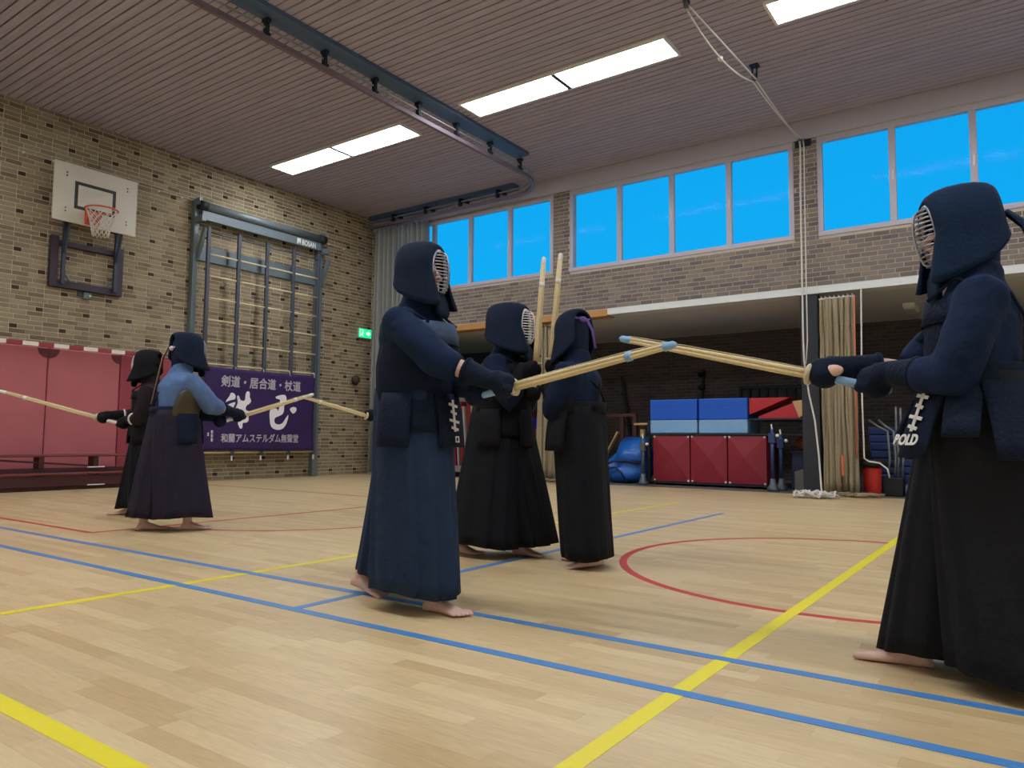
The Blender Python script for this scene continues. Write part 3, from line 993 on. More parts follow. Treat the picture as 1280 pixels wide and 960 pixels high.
for k, (a, b) in enumerate([(4.80, 5.70), (3.92, 4.785)]):
    e = empty('gym_mat_box', (12.36, (a + b) / 2, .919), 0, ['blue and pale-blue foam box on the shelf, the one next to the wooden frames', 'blue and pale-blue foam box on the shelf, the one next to the red mats'][k], 'foam box', 'two-tone blue foam boxes')
    hw = (b - a) / 2 - .008
    ob('lower_mat', MB().box((0, -hw, 0), (.7, hw, .235)), M_pale, e, bevel=.015)
    ob('upper_mat', MB().box((0, -hw, .238), (.7, hw, .6)), M_blue, e, bevel=.015)
    ob('seam', MB().box((-.004, -hw + .02, .47), (0, hw - .02, .475)), mat('seam_blue', (10, 60, 150), .6), e)
e = empty('red_wedge_mat', (12.4, 3.5, 1.171), 0, 'bright red wedge-shaped mat on the upper shelf', 'mat')
ob('wedge', MB().poly([(0, .41, .34), (0, -.26, .34), (0, .41, .06)], (.5, 0, 0)), M_red, e, bevel=.008)
e = empty('red_folded_mat', (12.42, 3.3, 1.171), 0, 'bright red folded mat under the wedge on the upper shelf', 'mat')
ob('mat_body', MB().poly([(0, .46, 0), (0, -.33, 0), (0, -.33, .30), (0, -.16, .27), (0, .46, .03)], (.5, 0, 0)), mat('red_vinyl_b', (190, 40, 50), .5), e)
e = empty('tan_foam_piece', (12.36, 3.07, 1.171), 0, 'small tan foam offcut leaning against the red mats', 'foam piece')
ob('offcut', MB().poly([(0, .13, .27), (0, -.1, .3), (0, -.12, .1), (0, .03, .0)], (.03, 0, 0)), mat('tan_foam', (206, 168, 124), .8), e, bevel=.005)
# volleyball posts
M_post = mat('post_blue', (44, 66, 108), .4, .3)
def vpost(x, y, h_, label, m=M_post):
    e = empty('net_post', (x, y, .004), 0, label, 'net post', 'net posts in the storage bay')
    ob('foot', MB().lathe([(.09, 0), (.09, .04), (.05, .12), (.036, .2)], 16), M_grey, e, smooth=True)
    ob('pole', MB().tube([(0, 0, .18), (0, 0, h_)], .03, 12), m, e, smooth=True)
    ob('winch', MB().box((-.05, -.05, h_ - .22), (.04, .05, h_ - .06)), m, e, bevel=.01)
    ob('winch_knob', MB().ell((-.03, -.09, h_ - .1), (.03, .03, .03), 10, 8), M_white, e, smooth=True)
    ob('tip', MB().tube([(0, 0, h_), (0, 0.01, h_ + .08)], .014, 8), M_white, e)
vpost(11.98, 3.42, .98, 'blue net post standing in front of the crimson blocks')
vpost(12.24, 3.36, .9, 'blue net post standing behind the front one near the column')
vpost(12.12, 5.72, .82, 'grey net post with a white foot between the bag and the crimson blocks', M_grey)
e = empty('panel_box', (12.5, 3.0, .004), 0, 'grey cardboard panel leaning next to the dark column', 'panel')
ob('panel', MB().poly([(0, -.16, 0), (0, .22, 0), (0, .22, .3), (0, .05, .36), (0, -.16, .6)], (.03, 0, 0)), mat('panel_grey', (120, 116, 104), .8), e)
e = empty('navy_crate', (12.62, 3.05, .004), 0, 'navy plastic crate in the dark behind the grey panel', 'crate')
ob('crate_body', MB().box((0, -.2, 0), (.45, .25, .62)), mat('navy_plastic', (20, 34, 66), .5), e, bevel=.02)
ob('crate_rim', MB().box((-.02, -.22, .6), (.47, .27, .64)), MATS['navy_plastic'], e, bevel=.01)
M_bball = mat('basketball_orange', (150, 88, 48), .6, var=.08)
for k, (y, z) in enumerate([(2.93, .765), (3.17, .765)]):
    e = empty('basketball', (12.84, y, z), 0, ['dim orange basketball in the navy crate, nearer the column', 'dim orange basketball in the navy crate, nearer the net posts'][k], 'ball', 'basketballs in the crate')
    ob('ball', MB().ell((0, 0, 0), (.115, .115, .115), 18, 12), M_bball, e, smooth=True)
    ob('seam_line', MB().tube([(.1155 * math.cos(a * PI / 16), 0, .1155 * math.sin(a * PI / 16)) for a in range(33)], .004, 5), M_black, e)

# blue equipment bag
M_bag = mat('bag_blue', (22, 92, 176), .4, var=.1, vscale=5, bump=.5, bscale=9)
M_bagd = mat('bag_navy', (16, 30, 72), .6)
e = empty('equipment_bag', (12.58, 6.2, .004), 0, 'bulging blue equipment bag slumped beside the crimson foam blocks', 'bag')
bgm = MB()
for c_, r_ in (((0, .0, .3), (.34, .42, .3)), ((-.05, .22, .22), (.3, .28, .22)), ((0, -.18, .5), (.3, .26, .32)), ((-.12, .05, .18), (.26, .42, .18)), ((0, -.2, .25), (.32, .25, .25))):
    bgm.ell(c_, r_, 20, 12)
me = remesh(bgm, .03, 3, 'bag_body')
for v in me.vertices:
    n_ = noise.noise(v.co * 4.5)
    v.co += v.co.normalized() * n_ * .04
    if v.co.z < .01:
        v.co.z = .0
link('bag_body', me, M_bag, e)
ob('bag_flap', MB().loft([[V((x_, y_, z_)) for x_, z_ in ((-.36, .42), (-.3, .56), (-.18, .72), (.05, .84))] for y_ in (.12, -.05, -.22, -.4)], False, False), M_bag, e, smooth=True, solid=.02)
ob('strap', MB().tube([(-.38, .4, .3), (-.4, .15, .4), (-.37, -.1, .42), (-.34, -.36, .38)], .022, 6), M_bagd, e, smooth=True)
ob('strap', MB().tube([(-.28, .38, .05), (-.4, .25, .25), (-.42, .1, .3), (-.4, -.02, .2), (-.36, -.1, .03)], .02, 6), M_bagd, e, smooth=True)
ob('strap', MB().tube([(-.05, -.42, .7), (-.3, -.4, .6), (-.36, -.44, .3), (-.3, -.42, .05)], .03, 6), M_bagd, e, smooth=True)
# grey canvas roll and wooden trestle behind the bag
e = empty('canvas_roll', (12.9, 7.2, .004), 0, 'grey rolled canvas standing upright beside the second fighter pair', 'canvas roll')
ob('roll', MB().tube([(0, 0, 0), (0, -.02, .5), (.02, -.03, .9), (.03, -.12, 1.05), (.03, -.2, 1.12)], [.075, .08, .085, .11, .09], 10), mat('canvas_grey', (128, 128, 132), .9, var=.2, vscale=9), e, smooth=True)
e = empty('vaulting_trestle', (13.3, 6.6, .004), 0, 'dark wooden trestle with pale rungs behind the blue bag', 'trestle')
M_tw = mat('trestle_brown', (70, 34, 28), .6)
for y in (-.16, .12):
    ob('upright', MB().box((-.04, y - .04, 0), (.04, y + .04, 1.25)), M_tw, e)
ob('top_rail', MB().box((-.05, -.2, 1.25), (.05, .55, 1.31)), M_tw, e)
ob('cross_pole', MB().tube([(-.05, -.75, 1.1), (-.05, -.16, 1.1)], .025, 8), M_wood, e)
ob('stub_pole', MB().tube([(-.05, -.34, .6), (-.05, -.34, 1.0)], .05, 8), M_wood, e)
ob('diagonal_board', MB().bar((-.1, .6, .2), (-.1, .16, .95), .03, .1, (1, 0, 0)), M_wood, e)

# net bundles hanging from the lintel
M_net = mat('net_tan', (154, 140, 112), .9, var=.14, vscale=40, bump=.6, bscale=200)
M_netd = mat('net_orange', (200, 110, 80), .9)
def net_bundle(x, y0, y1, z0, z1, label, seed, cord=True):
    rnd = random.Random(seed)
    e = empty('gym_net', (x, (y0 + y1) / 2, 0), 0, label, 'net', 'gathered nets hanging in the storage opening')
    hw = (y1 - y0) / 2
    ns = 15
    for k in range(ns):
        u = -1 + 2 * (k + .5) / ns
        ph = rnd.random() * 6
        xo = rnd.uniform(-.05, .05)
        pp = []
        rad = []
        for j in range(15):
            q = j / 14
            z = z1 + (z0 - z1) * q
            pinch = 1 - .08 * math.sin(q * PI)
            pp.append((xo + .012 * math.sin(q * 9 + ph), u * hw * pinch + .012 * math.sin(q * 6 + ph), z))
            rad.append((hw / ns * 1.25 * rnd.uniform(.85, 1.15), .03 * rnd.uniform(.7, 1.2)))
        ob('net_fold', MB().tube(pp, rad, 7), M_net, e, smooth=True)
    ob('header_rope', MB().tube([(0, -hw, z1 + .004), (0, hw, z1 + .004)], .014, 8), M_rope, e, smooth=True)
    for k in range(8):
        y = -hw + (k + .5) * hw / 4
        ob('ring', MB().tube([(0, y, z1 + .004), (.01, y, z1 + .03), (0, y + .01, z1 + .045)], .006, 5), M_white, e)
    if cord:
        ob('edge_cord', MB().tube([(-.05, -hw * 1.0, z1), (-.06, -hw * .97, (z0 + z1) * .55), (-.05, -hw * .93, z0 + .5)], .01, 6), M_netd, e, smooth=True)
        ob('red_tag', MB().tube([(-.075, -.04, z0 + .55), (-.08, -.045, z0 + .25)], .02, 6), M_netd, e)
    # spill on the floor
    sp_ = MB()
    for k in range(26):
        a = rnd.random() * 6.28
        c0 = V((rnd.uniform(-.22, .02), rnd.uniform(-hw * 1.7, hw), .0))
        sp_.tube([c0 + V((.12 * math.cos(a + t_ * .7), .16 * math.sin(a + t_ * .7), .012 + .05 * abs(math.sin(t_ + a)))) for t_ in range(6)], .01, 5)
    ob('floor_spill', sp_, M_net, e, smooth=True)
    return e
net_bundle(11.66, 2.10, 2.60, .05, 2.93, 'tan gathered net hanging beside the dark column, spilling onto the floor', 3)
net_bundle(11.86, 7.4, 7.78, .06, 2.97, 'tan gathered net hanging between the two fighters in the background', 5, False)

# bin, tube frames, blue mat stack right of the column
e = empty('red_bin', (11.95, 1.98, .004), 0, 'red bin with a black lid beside the tan net', 'bin')
ob('body', MB().lathe([(.1, 0), (.115, .02), (.13, .4), (.13, .42)], 20), mat('bin_red', (190, 40, 34), .5), e, smooth=True)
ob('lid', MB().lathe([(.14, .42), (.2, .44), (.21, .5), (.17, .54), (.05, .55)], 20), M_black, e, smooth=True)
e = empty('tube_frame_cart', (12.2, 1.72, .004), 0, 'cart of bent grey metal tubes behind the red bin', 'cart')
M_tube = mat('tube_grey', (120, 122, 124), .4, .5)
for k, (y, hgt, bendx) in enumerate([(.08, 1.0, .25), (.0, 1.0, .2), (-.04, 1.32, 0), (-.1, 1.3, 0)]):
    ob('tube', MB().tube([(0, y, .25), (0, y - .02, .6), (0, y, .95), (0, y + (bendx * .5), hgt + .02 if bendx else 1.15), (0, y + bendx, hgt + (.12 if bendx else 0))], .018, 8), M_tube, e, smooth=True)
ob('base_box', MB().box((-.15, -.13, .0), (.15, .15, .28)), M_black, e, bevel=.02)
ob('wheel', MB().tube([(-.1, -.2, .09), (-.1, -.16, .09)], .09, 16), M_grey, e)
M_navy = mat('navy_mat', (22, 50, 104), .5, var=.06)
for k in range(8):
    e = empty('gym_mat', (12.9, 1.35, .08 + k * .118), 0, 'navy blue gym mat, %s of the stack right of the net' % ['bottom', 'second from the bottom', 'third from the bottom', 'fourth from the bottom', 'fourth from the top', 'third from the top', 'second from the top', 'top'][k], 'gym mat', 'stack of navy gym mats')
    o_ = random.uniform(-.015, .015)
    ob('pad', MB().box((-.4 + o_, -.75 + o_, 0), (.5 + o_, .75 + o_, .112)), M_navy, e, bevel=.018)
    ob('handle', MB().tube([(-.4 + o_, .3, .05), (-.425 + o_, .34, .045), (-.425 + o_, .46, .045), (-.4 + o_, .5, .05)], .008, 5), M_bagd, e)
e = empty('mat_pallet', (12.9, 1.35, .004), 0, 'dark pallet under the navy mat stack', 'pallet')
ob('deck', MB().box((-.4, -.75, .04), (.5, .75, .074)), M_dark, e)
for y in (-.7, 0, .7):
    ob('runner', MB().box((-.4, y - .04, 0), (.5, y + .04, .04)), M_dark, e)
# storage light (switched off)
e = empty('storage_light', (13.6, 1.6, ZL - .1), 0, 'white batten light, switched off, on the storage ceiling', 'light')
ob('body', MB().box((-.3, -.09, .03), (.3, .09, .103)), M_white, e, bevel=.01)
ob('cover', MB().box((-.28, -.075, 0), (.28, .075, .03)), mat('lamp_cover_off', (200, 200, 196), .4), e, bevel=.01)
# things on the storage back wall
e = empty('hanging_strap', (XS - .04, 5.75, 1.3), 0, 'black knotted strap hanging on the storage back wall', 'strap')
ob('strap', MB().tube([(0, 0, .0), (-.01, .01, .5), (0, 0, 1.0)], .03, 6), M_black, e)
for z in (.35, .62, .9):
    ob('knot', MB().ell((-.03, .03, z), (.06, .08, .06), 10, 8), M_black, e, smooth=True)
for k, y in enumerate((8.4, 7.55)):
    e = empty('hanging_pole', (XS - .08, y, .9), 0, ['black pole hanging on the storage back wall, the one further from the column', 'black pole hanging on the storage back wall, nearer the blue boxes'][k], 'pole', 'black wall poles')
    ob('pole', MB().tube([(0, -.1, 0), (0, .1, 1.35)], .035, 8), M_black, e)
    ob('clip', MB().box((-.05, .03, .9), (.079, .11, .96)), M_dark, e)
e = empty('wall_bar_rack', (XS - .1, 4.2, 1.55), 0, 'black rack of upright bars on the storage wall above the red mats', 'rack')
ob('rail', MB().box((-.03, -.75, .3), (.03, .75, .36)), M_black, e)
ob('rail', MB().box((.03, -.75, -.2), (.099, .75, .36)), M_dark, e)
for k in range(9):
    ob('bar', MB().box((-.03, -.72 + k * .178, -.2), (.02, -.67 + k * .178, .3)), M_black, e)
# left end: red mats on a tray, maroon cabinet, blue crate
e = empty('mat_trolley', (12.35, 9.75, .004), 0, 'low grey trolley holding the upright red mats', 'trolley')
ob('tray', MB().box((-.45, -.6, .1), (.45, .5, .22)), mat('tray_grey', (128, 122, 108), .6), e, bevel=.01)
for x in (-.35, .35):
    for y in (-.5, .4):
        ob('caster', MB().tube([(x, y - .02, .05), (x, y + .02, .05)], .05, 12), M_black, e)
M_paper = mat('grey_board', (150, 140, 130), .8)
M_dred = mat('dark_red_mat', (120, 24, 34), .5)
for k in range(7):
    red = k % 2 == 0
    y = 9.32 + k * .125
    e = empty('upright_mat', (12.0 + .02 * k, y, .225), 0, ('dark red mat' if red else 'grey board') + ' standing upright on the trolley, %s from the far side' % ['seventh', 'sixth', 'fifth', 'fourth', 'third', 'second', 'first'][k], 'mat', 'upright mats on the trolley')
    ob('slab', MB().poly([(0, -.045 if red else -.02, 0), (0, .045 if red else .02, 0), (0, .045 + .1, 1.25 + .1 * (k % 3)), (0, (-.045 if red else 0) + .1, 1.25 + .1 * (k % 3))], (.6, 0, 0)), M_dred if red else M_paper, e, bevel=.008)
e = empty('maroon_cabinet', (13.6, 9.2, .004), 0, 'dark maroon cabinet in the storage bay behind the background fighters', 'cabinet')
M_mar = mat('maroon_wood', (88, 24, 26), .6, var=.06)
ob('carcass', MB().box((-.3, -.6, 0), (.3, .6, 1.0)), M_mar, e, bevel=.01)
for s in (-1, 1):
    d_ = ob('door', MB().box((-.32, min(0, s * .58) + .01, .04), (-.3, max(0, s * .58) - .01, .96)), M_mar, e)
    ob('door_knob', MB().ell((-.335, s * .06, .55), (.015, .02, .02), 8, 6), M_grey, d_)
e = empty('blue_crate', (13.6, 9.25, 1.005), 0, 'bright blue plastic crate on the maroon cabinet', 'crate')
ob('crate_body', MB().box((-.2, -.3, 0), (.2, .3, .24)), mat('crate_blue', (24, 52, 190), .45), e, bevel=.01)
ob('crate_rim', MB().box((-.22, -.32, .2), (.22, .32, .25)), MATS['crate_blue'], e, bevel=.006)
e = empty('tall_mat', (14.6, 10.1, .004), 0, 'tall maroon crash mat leaning on the storage back wall', 'mat')
ob('pad', MB().poly([(0, -.7, 0), (0, .7, 0), (.35, .7, 2.75), (.35, -.7, 2.75)], (.2, 0, -.0)), mat('maroon_vinyl', (96, 28, 52), .6, var=.15, vscale=14), e, bevel=.02)

# ================================================================== FIGHTERS
M_skin = mat('skin', (212, 174, 158), .55, var=.05, vscale=30, spec=.4)
M_eyew = mat('eye', (30, 24, 22), .2)
M_steel = mat('grille_steel', (160, 162, 170), .3, .8)
M_steelw = mat('grille_white', (220, 214, 216), .4, .4)
M_bamboo = mat('bamboo', (204, 184, 138), .45, var=.08, vscale=10, stretch=(6, 6, 6))
M_leather = mat('white_leather', (214, 210, 204), .6, var=.04)
M_blueleather = mat('pale_blue_leather', (128, 168, 206), .6, var=.05)
M_tsuba = mat('guard_plastic', (196, 178, 148), .5)
M_string = mat('yellow_string', (200, 190, 150), .8)

# ---- bamboo sword along +x: handle 0..0.28, blade 0.28..1.08
def sword_meshes(cap_mat):
    d = {}
    hb = MB()
    hb.tube([(0, 0, 0), (.005, 0, 0), (.1, 0, 0), (.278, 0, 0)], [.010, .017, .017, .019], 14)
    d['handle'] = (hb.mesh('handle', True), M_leather if cap_mat is M_leather else cap_mat)
    g = MB()
    rings = [[V((x_, r_ * math.cos(2 * PI * k / 24), r_ * math.sin(2 * PI * k / 24))) for k in range(24)] for x_, r_ in ((.274, .02), (.275, .044), (.286, .047), (.291, .042), (.291, .02))]
    g.loft(rings)
    d['guard'] = (g.mesh('guard', True), M_tsuba)
    tc_ = MB().tube([(1.025, 0, 0), (1.03, 0, 0), (1.07, 0, 0), (1.08, 0, 0)], [.0165, .0185, .0172, .009], 12)
    d['tip_cap'] = (tc_.mesh('tip_cap', True), cap_mat)
    bd = MB().tube([(.855, 0, 0), (.858, 0, 0), (.882, 0, 0), (.885, 0, 0)], [.019, .0228, .0228, .019], 12)
    d['binding'] = (bd.mesh('binding', True), cap_mat)
    sg = MB().tube([(.27, 0, .025), (.5, 0, .026), (.87, 0, .0245), (1.04, 0, .019)], .002, 5)
    d['string'] = (sg.mesh('string', True), M_string)
    st_ = MB()
    st_.tube([(.28, .0085, .0085), (.4, .0088, .0088), (.55, .0088, .0088), (.75, .008, .008), (1.04, .0062, .0062)], [.0122, .0124, .012, .0108, .0088], 8)
    d['stave'] = (st_.mesh('stave', True), M_bamboo)
    return d
SW = {'white': sword_meshes(M_leather), 'blue': sword_meshes(M_blueleather)}

def sword(butt, tip, label, kind='white', roll=0):
    butt, tip = V(butt), V(tip)
    d = (tip - butt)
    e = empty('bamboo_sword', butt, 0, label, 'bamboo sword', 'bamboo swords')
    k = d.length / 1.08
    x_ = d.normalized()
    y_ = V((0, 0, 1)).cross(x_)
    if y_.length < .05:
        y_ = V((0, 1, 0))
    y_.normalize()
    z_ = x_.cross(y_)
    e.matrix_world = Matrix.Translation(butt) @ Matrix((x_, y_, z_)).transposed().to_4x4() @ Matrix.Diagonal((k, .88, .88, 1))
    for n_, (me, m) in SW[kind].items():
        if n_ == 'stave':
            for j in range(4):
                o = link('stave', me, m, e)
                o.rotation_euler = (j * PI / 2, 0, 0)
        else:
            link(n_, me, m, e)
    return e

# ---- helmet meshes (origin at the head centre, +x forward)
HR = [  # x, top, half width, side z, flap bottom, flap y, flap forward shift
    (.104, .136, .090, .01, -.160, .092, .050),
    (.092, .153, .103, .01, -.168, .116, .068),
    (.066, .164, .112, .01, -.163, .128, .046),
    (.026, .171, .115, .01, -.145, .131, .018),
    (-.026, .172, .115, .01, -.120, .128, -.004),
    (-.072, .168, .110, .01, -.095, .118, -.010),
    (-.104, .160, .100, .01, -.068, .106, -.008),
    (-.122, .148, .088, .01, -.045, .092, -.004)]
def hood_mesh():
    rings = []
    for x_, T_, w_, z0_, B_, yB, dx in HR:
        half = []
        for k in range(7):
            q = 1 - k / 6
            half.append((x_ + dx * q, w_ + (yB - w_) * q ** 1.5, z0_ + (B_ - z0_) * q))
        for k in range(1, 9):
            a = PI / 2 * k / 8
            half.append((x_, w_ * math.cos(a) ** .8 if k < 8 else 0, z0_ + (T_ - z0_) * math.sin(a) ** .8))
        left = [V((p[0], -p[1], p[2])) for p in half[:-1]][::-1]
        rings.append([V(p) for p in half] + left)
    return MB().loft(rings, False, False)
HOOD = hood_mesh()
GZ0, GZ1, GW = -.098, .132, .088
def gwidth(z):
    q = (z - (GZ0 + GZ1) / 2) / ((GZ1 - GZ0) / 2)
    return GW * max(.12, 1 - abs(q) ** 2.4) ** .5
def gx(y, z):
    wz = gwidth(z)
    q = (z - (GZ0 + GZ1) / 2) / ((GZ1 - GZ0) / 2)
    return .104 + .058 * max(0, 1 - (y / wz) ** 2) ** .6 * max(0, 1 - q * q) ** .35 + .004
BARS = []
for k in range(13):
    z = GZ0 + .014 + (GZ1 - GZ0 - .028) * k / 12
    wz = gwidth(z)
    pts = [(gx(wz * s / 6, z), wz * s / 6, z) for s in range(-6, 7)]
    BARS.append(MB().tube(pts, [(.0035, .0035)] * 13, 6).mesh('grille_bar', True))
VBAR = MB().tube([(gx(0, GZ0 + (GZ1 - GZ0) * k / 10) + .003, 0, GZ0 + (GZ1 - GZ0) * k / 10) for k in range(11)], .0055, 6).mesh('grille_spine', True)
rim = []
for k in range(33):
    a = 2 * PI * k / 32
    z = (GZ0 + GZ1) / 2 + math.sin(a) * (GZ1 - GZ0) / 2
    y = math.cos(a) * GW
    y = math.copysign(GW * abs(math.cos(a)) ** .83, math.cos(a))
    rim.append((.107, y, z))
RIM = MB().tube(rim, .011, 8).mesh('grille_rim', True)
th = MB()
th.loft([[V((x_, y_ * wq, z_)) for y_ in (-1, -.6, -.2, .2, .6, 1)] for x_, z_, wq in ((.118, -.09, .055), (.135, -.13, .075), (.145, -.185, .075), (.142, -.215, .05))], False, False)
THROAT = th.mesh('throat_flap', True)

def cloth(name, rgb, sheen=.0, bscale=22, bump=.35):
    m = mat(name, rgb, .85, var=.12, vscale=14, bump=bump, bscale=bscale, spec=.2)
    return m

def ik(S, W_, l1, l2, pole):
    d = W_ - S
    L = d.length
    if L > (l1 + l2) * .985:
        k = L / ((l1 + l2) * .985)
        l1 *= k
        l2 *= k
    a = (l1 * l1 - l2 * l2 + L * L) / (2 * L)
    h_ = math.sqrt(max(0, l1 * l1 - a * a))
    dn = d.normalized()
    p_ = V(pole)
    p_ = (p_ - dn * p_.dot(dn)).normalized()
    return S + dn * a + p_ * h_

def foot(b, heel, yaw, lift, side):
    """bare foot with five toes; heel: point on the floor, side: +1 left foot"""
    rm = Matrix.Rotation(math.radians(yaw), 3, 'Z') @ Matrix.Rotation(math.atan2(lift, .17), 3, 'Y')
    piv = V((heel[0], heel[1], 0))
    def P(x_, y_, z_):
        q = V((x_ - .17, y_, z_))
        return piv + Matrix.Rotation(math.radians(yaw), 3, 'Z') @ (V((.17, 0, 0)) + Matrix.Rotation(math.atan2(lift, .17), 3, 'Y') @ q)
    rings = []
    for x_, c_, w_, h_ in ((.0, 0, .018, .02), (.012, 0, .029, .05), (.04, 0, .033, .075), (.075, 0, .033, .082), (.11, .002, .036, .062), (.15, .003, .042, .044), (.185, .003, .047, .032), (.205, .002, .044, .024)):
        rings.append([P(x_, -side * c_ + w_ * math.cos(a * PI / 7), max(.002, h_ * (.5 + .5 * math.sin(a * PI / 7)))) for a in range(14)])
    b.loft(rings)
    for k, (y_, L_, r_) in enumerate(((-.034, .256, .0125), (-.0105, .254, .0078), (.0085, .246, .0075), (.0265, .233, .0072), (.0435, .217, .0072))):
        yy = y_ * side
        b.tube([P(.18, yy * .9, .014), (P(.2, yy, .016)), (P(L_ - .014, yy, .014)), P(L_, yy, .009)], [r_ * .9, r_ * 1.05, r_ * 1.1, r_ * .55], 8)
    return P(.055, 0, .09)

def hand_geo(b, c, ax, fore, side):
    """fist closed round a handle: palm, four fingers of unequal length, thumb leaving the side of the palm"""
    ax = ax.normalized()
    n1 = (-fore - ax * (-fore).dot(ax))
    if n1.length < .05:
        n1 = V((0, 0, 1)) - ax * ax.z
    n1.normalize()                     # from the handle towards the wrist
    n2 = ax.cross(n1)
    b.ell(c + n1 * .026 + n2 * .006 * side, (.016, .04, .024), 10, 8, Matrix((n2, ax, n1)).transposed())
    for k in range(4):
        o_ = ax * (.026 - k * .0175)
        L_ = (3.6, 3.9, 3.7, 3.2)[k]
        pts = [c + o_ + n1 * .022 * math.cos(-side * t_) + n2 * .022 * math.sin(-side * t_) for t_ in [L_ * j / 6 for j in range(7)]]
        b.tube(pts, [.0095, .0095, .0098, .009, .0092, .0085, .006], 7)
    b.tube([c + n1 * .026 + ax * .014, c + n1 * .008 + n2 * .024 * side + ax * .03, c - n1 * .012 + n2 * .018 * side + ax * .034], [.011, .01, .008], 7)

def person(label, O, deg, sp):
    e = empty('person', (O[0], O[1], 0), math.radians(deg), label, 'person', 'fighters in armour')
    hx_, hz = sp['head']
    sx, sz = sp.get('sh', (hx_ - .02, hz - .215))
    px, pz = sp.get('pel', (0.0, .95))
    k_ = hz / 1.55
    ft = sp.get('fat', 1.0)
    h3 = sp.get('hs', 1.0)
    h3 = h3 if isinstance(h3, tuple) else (h3, h3, h3)
    q1 = min(1.0, (h3[0] + h3[1]) / 2)
    ts, tip = V(sp['guard']), V(sp['tip'])
    dr = (tip - ts).normalized()
    ks = (tip - ts).length / .80
    butt = ts - dr * .28 * ks
    hR = butt + dr * .232 * ks
    hL = butt + dr * .055 * ks
    SR, SL = V((sx + sp.get('twist', .03), -.17, sz - .035)), V((sx - sp.get('twist', .03), .17, sz - .035))
    arms = {}
    for sd, S, h_ in ((-1, SR, hR), (1, SL, hL)):
        toS = (S - h_).normalized()
        wr = h_ + (toS + V((-.2, sd * .35, .15))).normalized() * .085
        el = ik(S, wr, .29 * k_, .25 * k_, sp.get('poleR' if sd < 0 else 'poleL', (-.25, sd * .45, -1.0)))
        arms[sd] = (S, el, wr, h_)
    # ---------------- body
    b = MB()
    b.ell((hx_ - .005, 0, hz + .01), (.098 * q1, .078 * q1, .118 * min(1, h3[2])), 20, 14)
    b.ell((hx_ + .035, 0, hz - .055), (.06, .056, .062), 16, 10)
    b.tube([(hx_ + .085, 0, hz + .025), (hx_ + .112, 0, hz - .02), (hx_ + .09, 0, hz - .03)], [.008, .016, .012], 8)
    b.ell((hx_ + .085, 0, hz - .062), (.012, .026, .009), 10, 6)
    for s in (-1, 1):
        b.ell((hx_ - .005, s * .08, hz - .01), (.02, .012, .032), 10, 8)
    b.tube([(hx_ - .01, 0, hz - .03), ((hx_ + sx) / 2 - .01, 0, hz - .13), (sx, 0, sz)], [.056, .054, .075], 12)
    def ring(x_, z_, a_, b_, n=20):
        return [V((x_ + a_ * math.cos(2 * PI * j / n), b_ * math.sin(2 * PI * j / n), z_)) for j in range(n)]
    def along(q):
        return px + (sx - px) * q, pz + (sz - pz) * q
    rg = []
    for q, a_, b_ in ((-.18, .1, .14), (-.02, .105, .155), (.25, .095, .135), (.55, .105, .15), (.8, .105, .16), (.95, .08, .17), (1.06, .05, .09)):
        x_, z_ = along(q)
        rg.append(ring(x_, z_, a_ * ft, b_ * ft))
    b.loft(rg)
    for sd, (S, el, wr, h_) in arms.items():
        b.tube([S + (V((0, -sd * .06, 0))), S, S.lerp(el, .5), el, el.lerp(wr, .4), wr, wr.lerp(h_, .5)], [.06, .058, .05, .042, .043, .03, .03], 12)
        hand_geo(b, h_, dr, (wr - el).normalized(), -sd)
    for sd, ky in ((-1, 'footR'), (1, 'footL')):
        fx, fy, yaw, lift = sp[ky]
        ank = foot(b, (fx, fy), yaw, lift, sd)
        hip = V((px, sd * .08 * ft, pz - .06))
        kn = hip.lerp(ank, .5) + V((.045, 0, 0))
        b.tube([hip + V((0, 0, .06)), hip, hip.lerp(kn, .5), kn, kn.lerp(ank, .35), ank, ank - V((0, 0, .03))], [.078 * ft, .08 * ft, .07, .054, .054, .036, .034], 14)
    link('body', remesh(b, sp.get('vox', .007), 1, 'body'), M_skin, e)
    for s in (-1, 1):
        ob('eye', MB().ell((hx_ + .083, s * .031, hz + .022), (.011, .013, .009), 10, 6), M_eyew, e, smooth=True)
    # ---------------- jacket
    b = MB()
    rg = []
    for q, a_, b_ in ((-.24, .155, .185), (-.02, .15, .18), (.2, .145, .17), (.5, .15, .185), (.78, .155, .205), (.92, .135, .205), (1.01, .115, .155), (1.1, .098, .112)):
        x_, z_ = along(q)
        rg.append(ring(x_ - .005, z_, a_ * ft, b_ * (.5 + .5 * ft), 24))
    rg.append(ring((sx + hx_) / 2 - .015, hz - .125, .088, .088, 24))
    rg.append(ring(hx_ - .02, hz - .085, .084, .08, 24))
    b.loft(rg)
    for sd, (S, el, wr, h_) in arms.items():
        sl = sp.get('sleeve', {}).get(sd, .45)
        end = el.lerp(wr, sl)
        r_ = sp.get('slr', .085)
        b.tube([S + V((0, -sd * .08, .0)), S + V((0, 0, -.005)), S.lerp(el, .35), S.lerp(el, .75), el, el.lerp(end, .6), end], [.075, .082, (r_ * .94, r_ * 1.02), (r_ * .94, r_ * 1.02), r_ * .93, r_ * .82, r_ * .7], 16)
    me = remesh(b, .0135, 5, 'jacket')
    sdv = V((O[0] * 3.1, O[1] * 1.7, 0))
    for v in me.vertices:      # soft cloth folds
        n_ = noise.noise(V((v.co.x * 9, v.co.y * 9, v.co.z * 5)) + sdv) + .5 * noise.noise(v.co * 21 + sdv)
        v.co += v.normal * n_ * .007
    link('jacket', me, sp['gi'], e)
    cl = MB()
